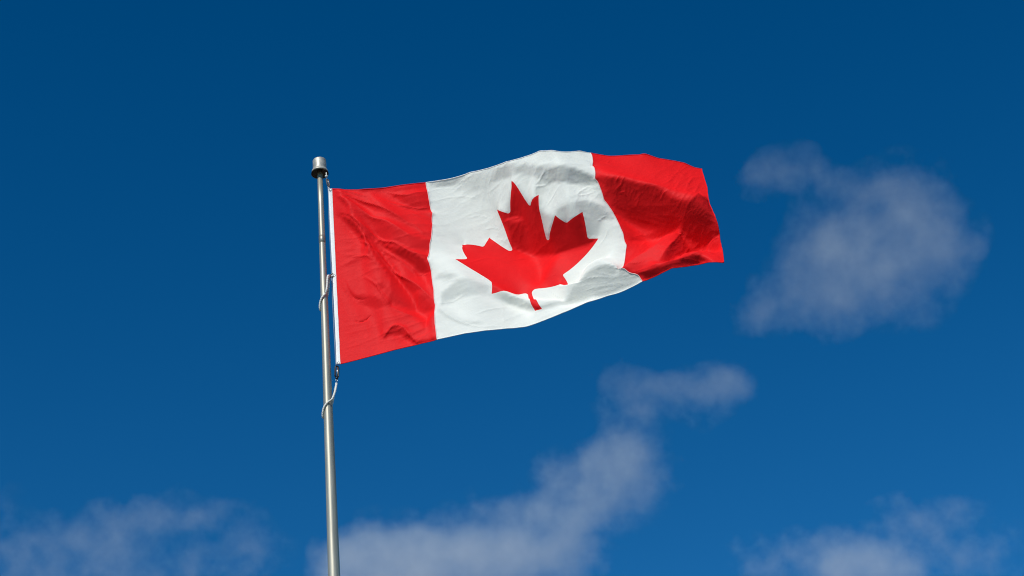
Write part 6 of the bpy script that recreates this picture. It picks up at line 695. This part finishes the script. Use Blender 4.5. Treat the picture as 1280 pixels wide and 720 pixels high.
# ------------------------------------------------------------------ clouds: real volumes a few kilometres off
def cloud(name, label, centre, blobs, dens, nscale, amp, thr, seed, step):
    """blobs: (x, y, z, rx, ry, rz) in metres from the centre, axes along the world's"""
    mt = bpy.data.materials.new('cloud_vapour'); mt.use_nodes = True
    N, L = mt.node_tree.nodes, mt.node_tree.links
    N.remove(N['Principled BSDF']); out = N['Material Output']
    tc = N.new('ShaderNodeTexCoord')
    P = tc.outputs['Object']
    def math_(op, a, b=None, clamp=False):
        n = N.new('ShaderNodeMath'); n.operation = op; n.use_clamp = clamp
        for i, x in enumerate((a, b)):
            if x is None: continue
            if isinstance(x, (int, float)): n.inputs[i].default_value = x
            else: L.new(x, n.inputs[i])
        return n.outputs[0]
    # warp the position so that the lobes have ragged, drawn-out outlines
    wn = N.new('ShaderNodeTexNoise'); wn.inputs['Scale'].default_value = nscale*0.45; wn.inputs['Detail'].default_value = 2.5
    wo = N.new('ShaderNodeVectorMath'); wo.operation = 'ADD'; wo.inputs[1].default_value = (seed*371.3, seed*113.7, seed*57.1)
    L.new(P, wo.inputs[0]); L.new(wo.outputs[0], wn.inputs['Vector'])
    ws = N.new('ShaderNodeVectorMath'); ws.operation = 'MULTIPLY_ADD'
    wsz = 1.3/nscale
    ws.inputs[1].default_value = (wsz, wsz, wsz); ws.inputs[2].default_value = (-wsz/2, -wsz/2, -wsz/2)
    L.new(wn.outputs['Color'], ws.inputs[0])
    wp = N.new('ShaderNodeVectorMath'); wp.operation = 'ADD'; L.new(P, wp.inputs[0]); L.new(ws.outputs[0], wp.inputs[1])
    F = None
    for bx, by, bz, rx, ry, rz, wt in blobs:
        mp = N.new('ShaderNodeVectorMath'); mp.operation = 'MULTIPLY_ADD'
        mp.inputs[1].default_value = (1/rx, 1/ry, 1/rz); mp.inputs[2].default_value = (-bx/rx, -by/ry, -bz/rz)
        L.new(wp.outputs[0], mp.inputs[0])
        dt = N.new('ShaderNodeVectorMath'); dt.operation = 'DOT_PRODUCT'
        L.new(mp.outputs[0], dt.inputs[0]); L.new(mp.outputs[0], dt.inputs[1])
        f1 = math_('SUBTRACT', 1.0, dt.outputs['Value'], True)
        f1 = math_('MULTIPLY', f1, wt)
        F = f1 if F is None else math_('ADD', F, f1)
    F = math_('MINIMUM', F, 2.4)
    nz = N.new('ShaderNodeTexNoise'); nz.inputs['Scale'].default_value = nscale; nz.inputs['Detail'].default_value = 7; nz.inputs['Roughness'].default_value = 0.62
    L.new(wo.outputs[0], nz.inputs['Vector'])
    s = math_('ADD', F, math_('MULTIPLY', math_('SUBTRACT', nz.outputs[0], 0.5), amp))
    mr = N.new('ShaderNodeMapRange'); mr.interpolation_type = 'LINEAR'; mr.clamp = False
    mr.inputs['From Min'].default_value = thr; mr.inputs['From Max'].default_value = thr+1.0
    mr.inputs['To Min'].default_value = 0; mr.inputs['To Max'].default_value = dens
    L.new(s, mr.inputs['Value'])
    # vapour ends where the lobes end
    dn = math_('MULTIPLY', math_('MAXIMUM', mr.outputs[0], 0.0), math_('MULTIPLY', F, 3.0, True))
    vs = N.new('ShaderNodeVolumeScatter'); vs.inputs['Color'].default_value = (0.96, 0.97, 0.87, 1); vs.inputs['Anisotropy'].default_value = 0.0
    L.new(dn, vs.inputs['Density']); L.new(vs.outputs[0], out.inputs['Volume'])
    mt.cycles.volume_step_rate = step
    # hull: one closed skin round all the lobes
    v, f = [], []
    for bx, by, bz, rx, ry, rz, wt in blobs:
        q = 1.04
        sv, sf = sphere((bx, by, bz), 1.0, 14, (rx*q, ry*q, rz*q))
        o_ = len(v); v += sv; f += [tuple(i+o_ for i in k_) for k_ in sf]
    me = from_pydata(name, v, f)
    o = bpy.data.objects.new(name, me); col.objects.link(o)
    md = o.modifiers.new('skin', 'REMESH'); md.mode = 'VOXEL'
    md.voxel_size = max(6.0, min(b_[3] for b_ in blobs)*0.22)
    dg = bpy.context.evaluated_depsgraph_get(); dg.update()
    me2 = bpy.data.meshes.new_from_object(o.evaluated_get(dg), depsgraph=dg)
    o.modifiers.clear(); o.data = me2; me2.name = name
    me2.materials.clear(); me2.materials.append(mt)
    o.location = centre
    tag(o, label, 'cloud', 'thin grey clouds in the blue sky')
    return o
cloud("cloud", 'big pale cloud at the right, level with the flag', (404, 2141, 1415), [
    (-61, -58, 76, 58, 35, 34, 1.00),
    (-89, -34, 77, 43, 28, 32, 0.75),
    (-16, -24, 74, 56, 35, 37, 0.95),
    (63, -43, 35, 81, 53, 58, 1.00),
    (104, -7, -3, 74, 57, 76, 0.95),
    (34, -14, -12, 99, 68, 82, 1.10),
    (-21, 13, -9, 70, 56, 79, 1.05),
    (48, 45, -50, 99, 61, 63, 0.95),
    (-18, 38, -64, 81, 51, 53, 0.95),
    (-99, 60, -47, 56, 41, 53, 1.00),
    (-68, 19, -36, 51, 39, 53, 0.75),
    (122, 3, -39, 48, 39, 55, 0.70),
    ], 0.0023, 0.02778, 4.20, 0.26, 7, 0.5)
cloud("cloud", 'small wisp of cloud just above the end of the long cloud bank', (172, 2163, 1237), [
    (-58, -15, 8, 44, 32, 40, 0.95),
    (-16, 0, 9, 58, 36, 35, 0.90),
    (47, 9, 16, 63, 38, 38, 1.05),
    (67, -10, -4, 39, 27, 33, 1.00),
    (-51, 22, -10, 49, 35, 43, 0.70),
    (9, -6, -16, 61, 40, 46, 0.50),
    ], 0.0028, 0.03125, 4.20, 0.27, 2, 0.5)
cloud("cloud", 'long pale cloud bank beside the lower pole, rising towards the right', (-7, 2140, 1081), [
    (130, -57, 73, 49, 37, 49, 0.55),
    (101, -26, 53, 63, 44, 53, 1.00),
    (63, 0, 40, 77, 51, 58, 0.95),
    (131, -29, 38, 56, 41, 53, 0.80),
    (115, 2, 15, 58, 40, 49, 0.60),
    (36, -10, -8, 82, 52, 56, 0.95),
    (-10, 11, -15, 91, 57, 58, 0.95),
    (-169, 26, -23, 98, 58, 53, 2.30),
    (-92, 13, -41, 108, 60, 51, 1.90),
    (-13, 33, -43, 105, 61, 56, 1.40),
    (-66, -13, -4, 70, 45, 49, 0.60),
    (-142, -4, 4, 58, 38, 41, 0.60),
    (-148, 37, -43, 105, 61, 56, 2.30),
    (64, 15, -43, 58, 45, 61, 0.55),
    ], 0.0038, 0.02857, 4.60, 0.36, 3, 0.5)
cloud("cloud", 'faint streaky cloud at the lower left, beside the pole', (-502, 2361, 1206), [
    (48, -21, 29, 79, 46, 41, 0.95),
    (-8, -11, 23, 71, 47, 52, 0.90),
    (110, 26, 31, 79, 47, 44, 0.75),
    (155, 24, -5, 61, 44, 55, 0.65),
    (-88, -9, 1, 66, 47, 57, 0.80),
    (-121, -26, -36, 74, 47, 49, 0.90),
    (-40, 0, -12, 74, 50, 57, 0.70),
    (81, 45, -17, 105, 58, 46, 0.55),
    (-142, -50, 17, 53, 46, 68, 0.40),
    (5, 26, -26, 92, 51, 41, 0.70),
    ], 0.0026, 0.02857, 4.60, 0.34, 4, 0.5)
cloud("cloud", 'broken cloud at the lower right corner', (439, 2502, 1176), [
    (24, -34, 28, 49, 31, 34, 0.85),
    (99, -30, 26, 63, 36, 31, 0.75),
    (-18, 29, -15, 85, 49, 45, 2.10),
    (-82, 8, -5, 90, 54, 51, 0.90),
    (-160, 29, 9, 41, 35, 51, 0.70),
    (46, -15, -21, 82, 54, 60, 0.75),
    (132, -12, -29, 71, 52, 68, 0.45),
    (-38, 21, 10, 82, 47, 43, 0.70),
    ], 0.0034, 0.03030, 4.40, 0.29, 5, 0.5)
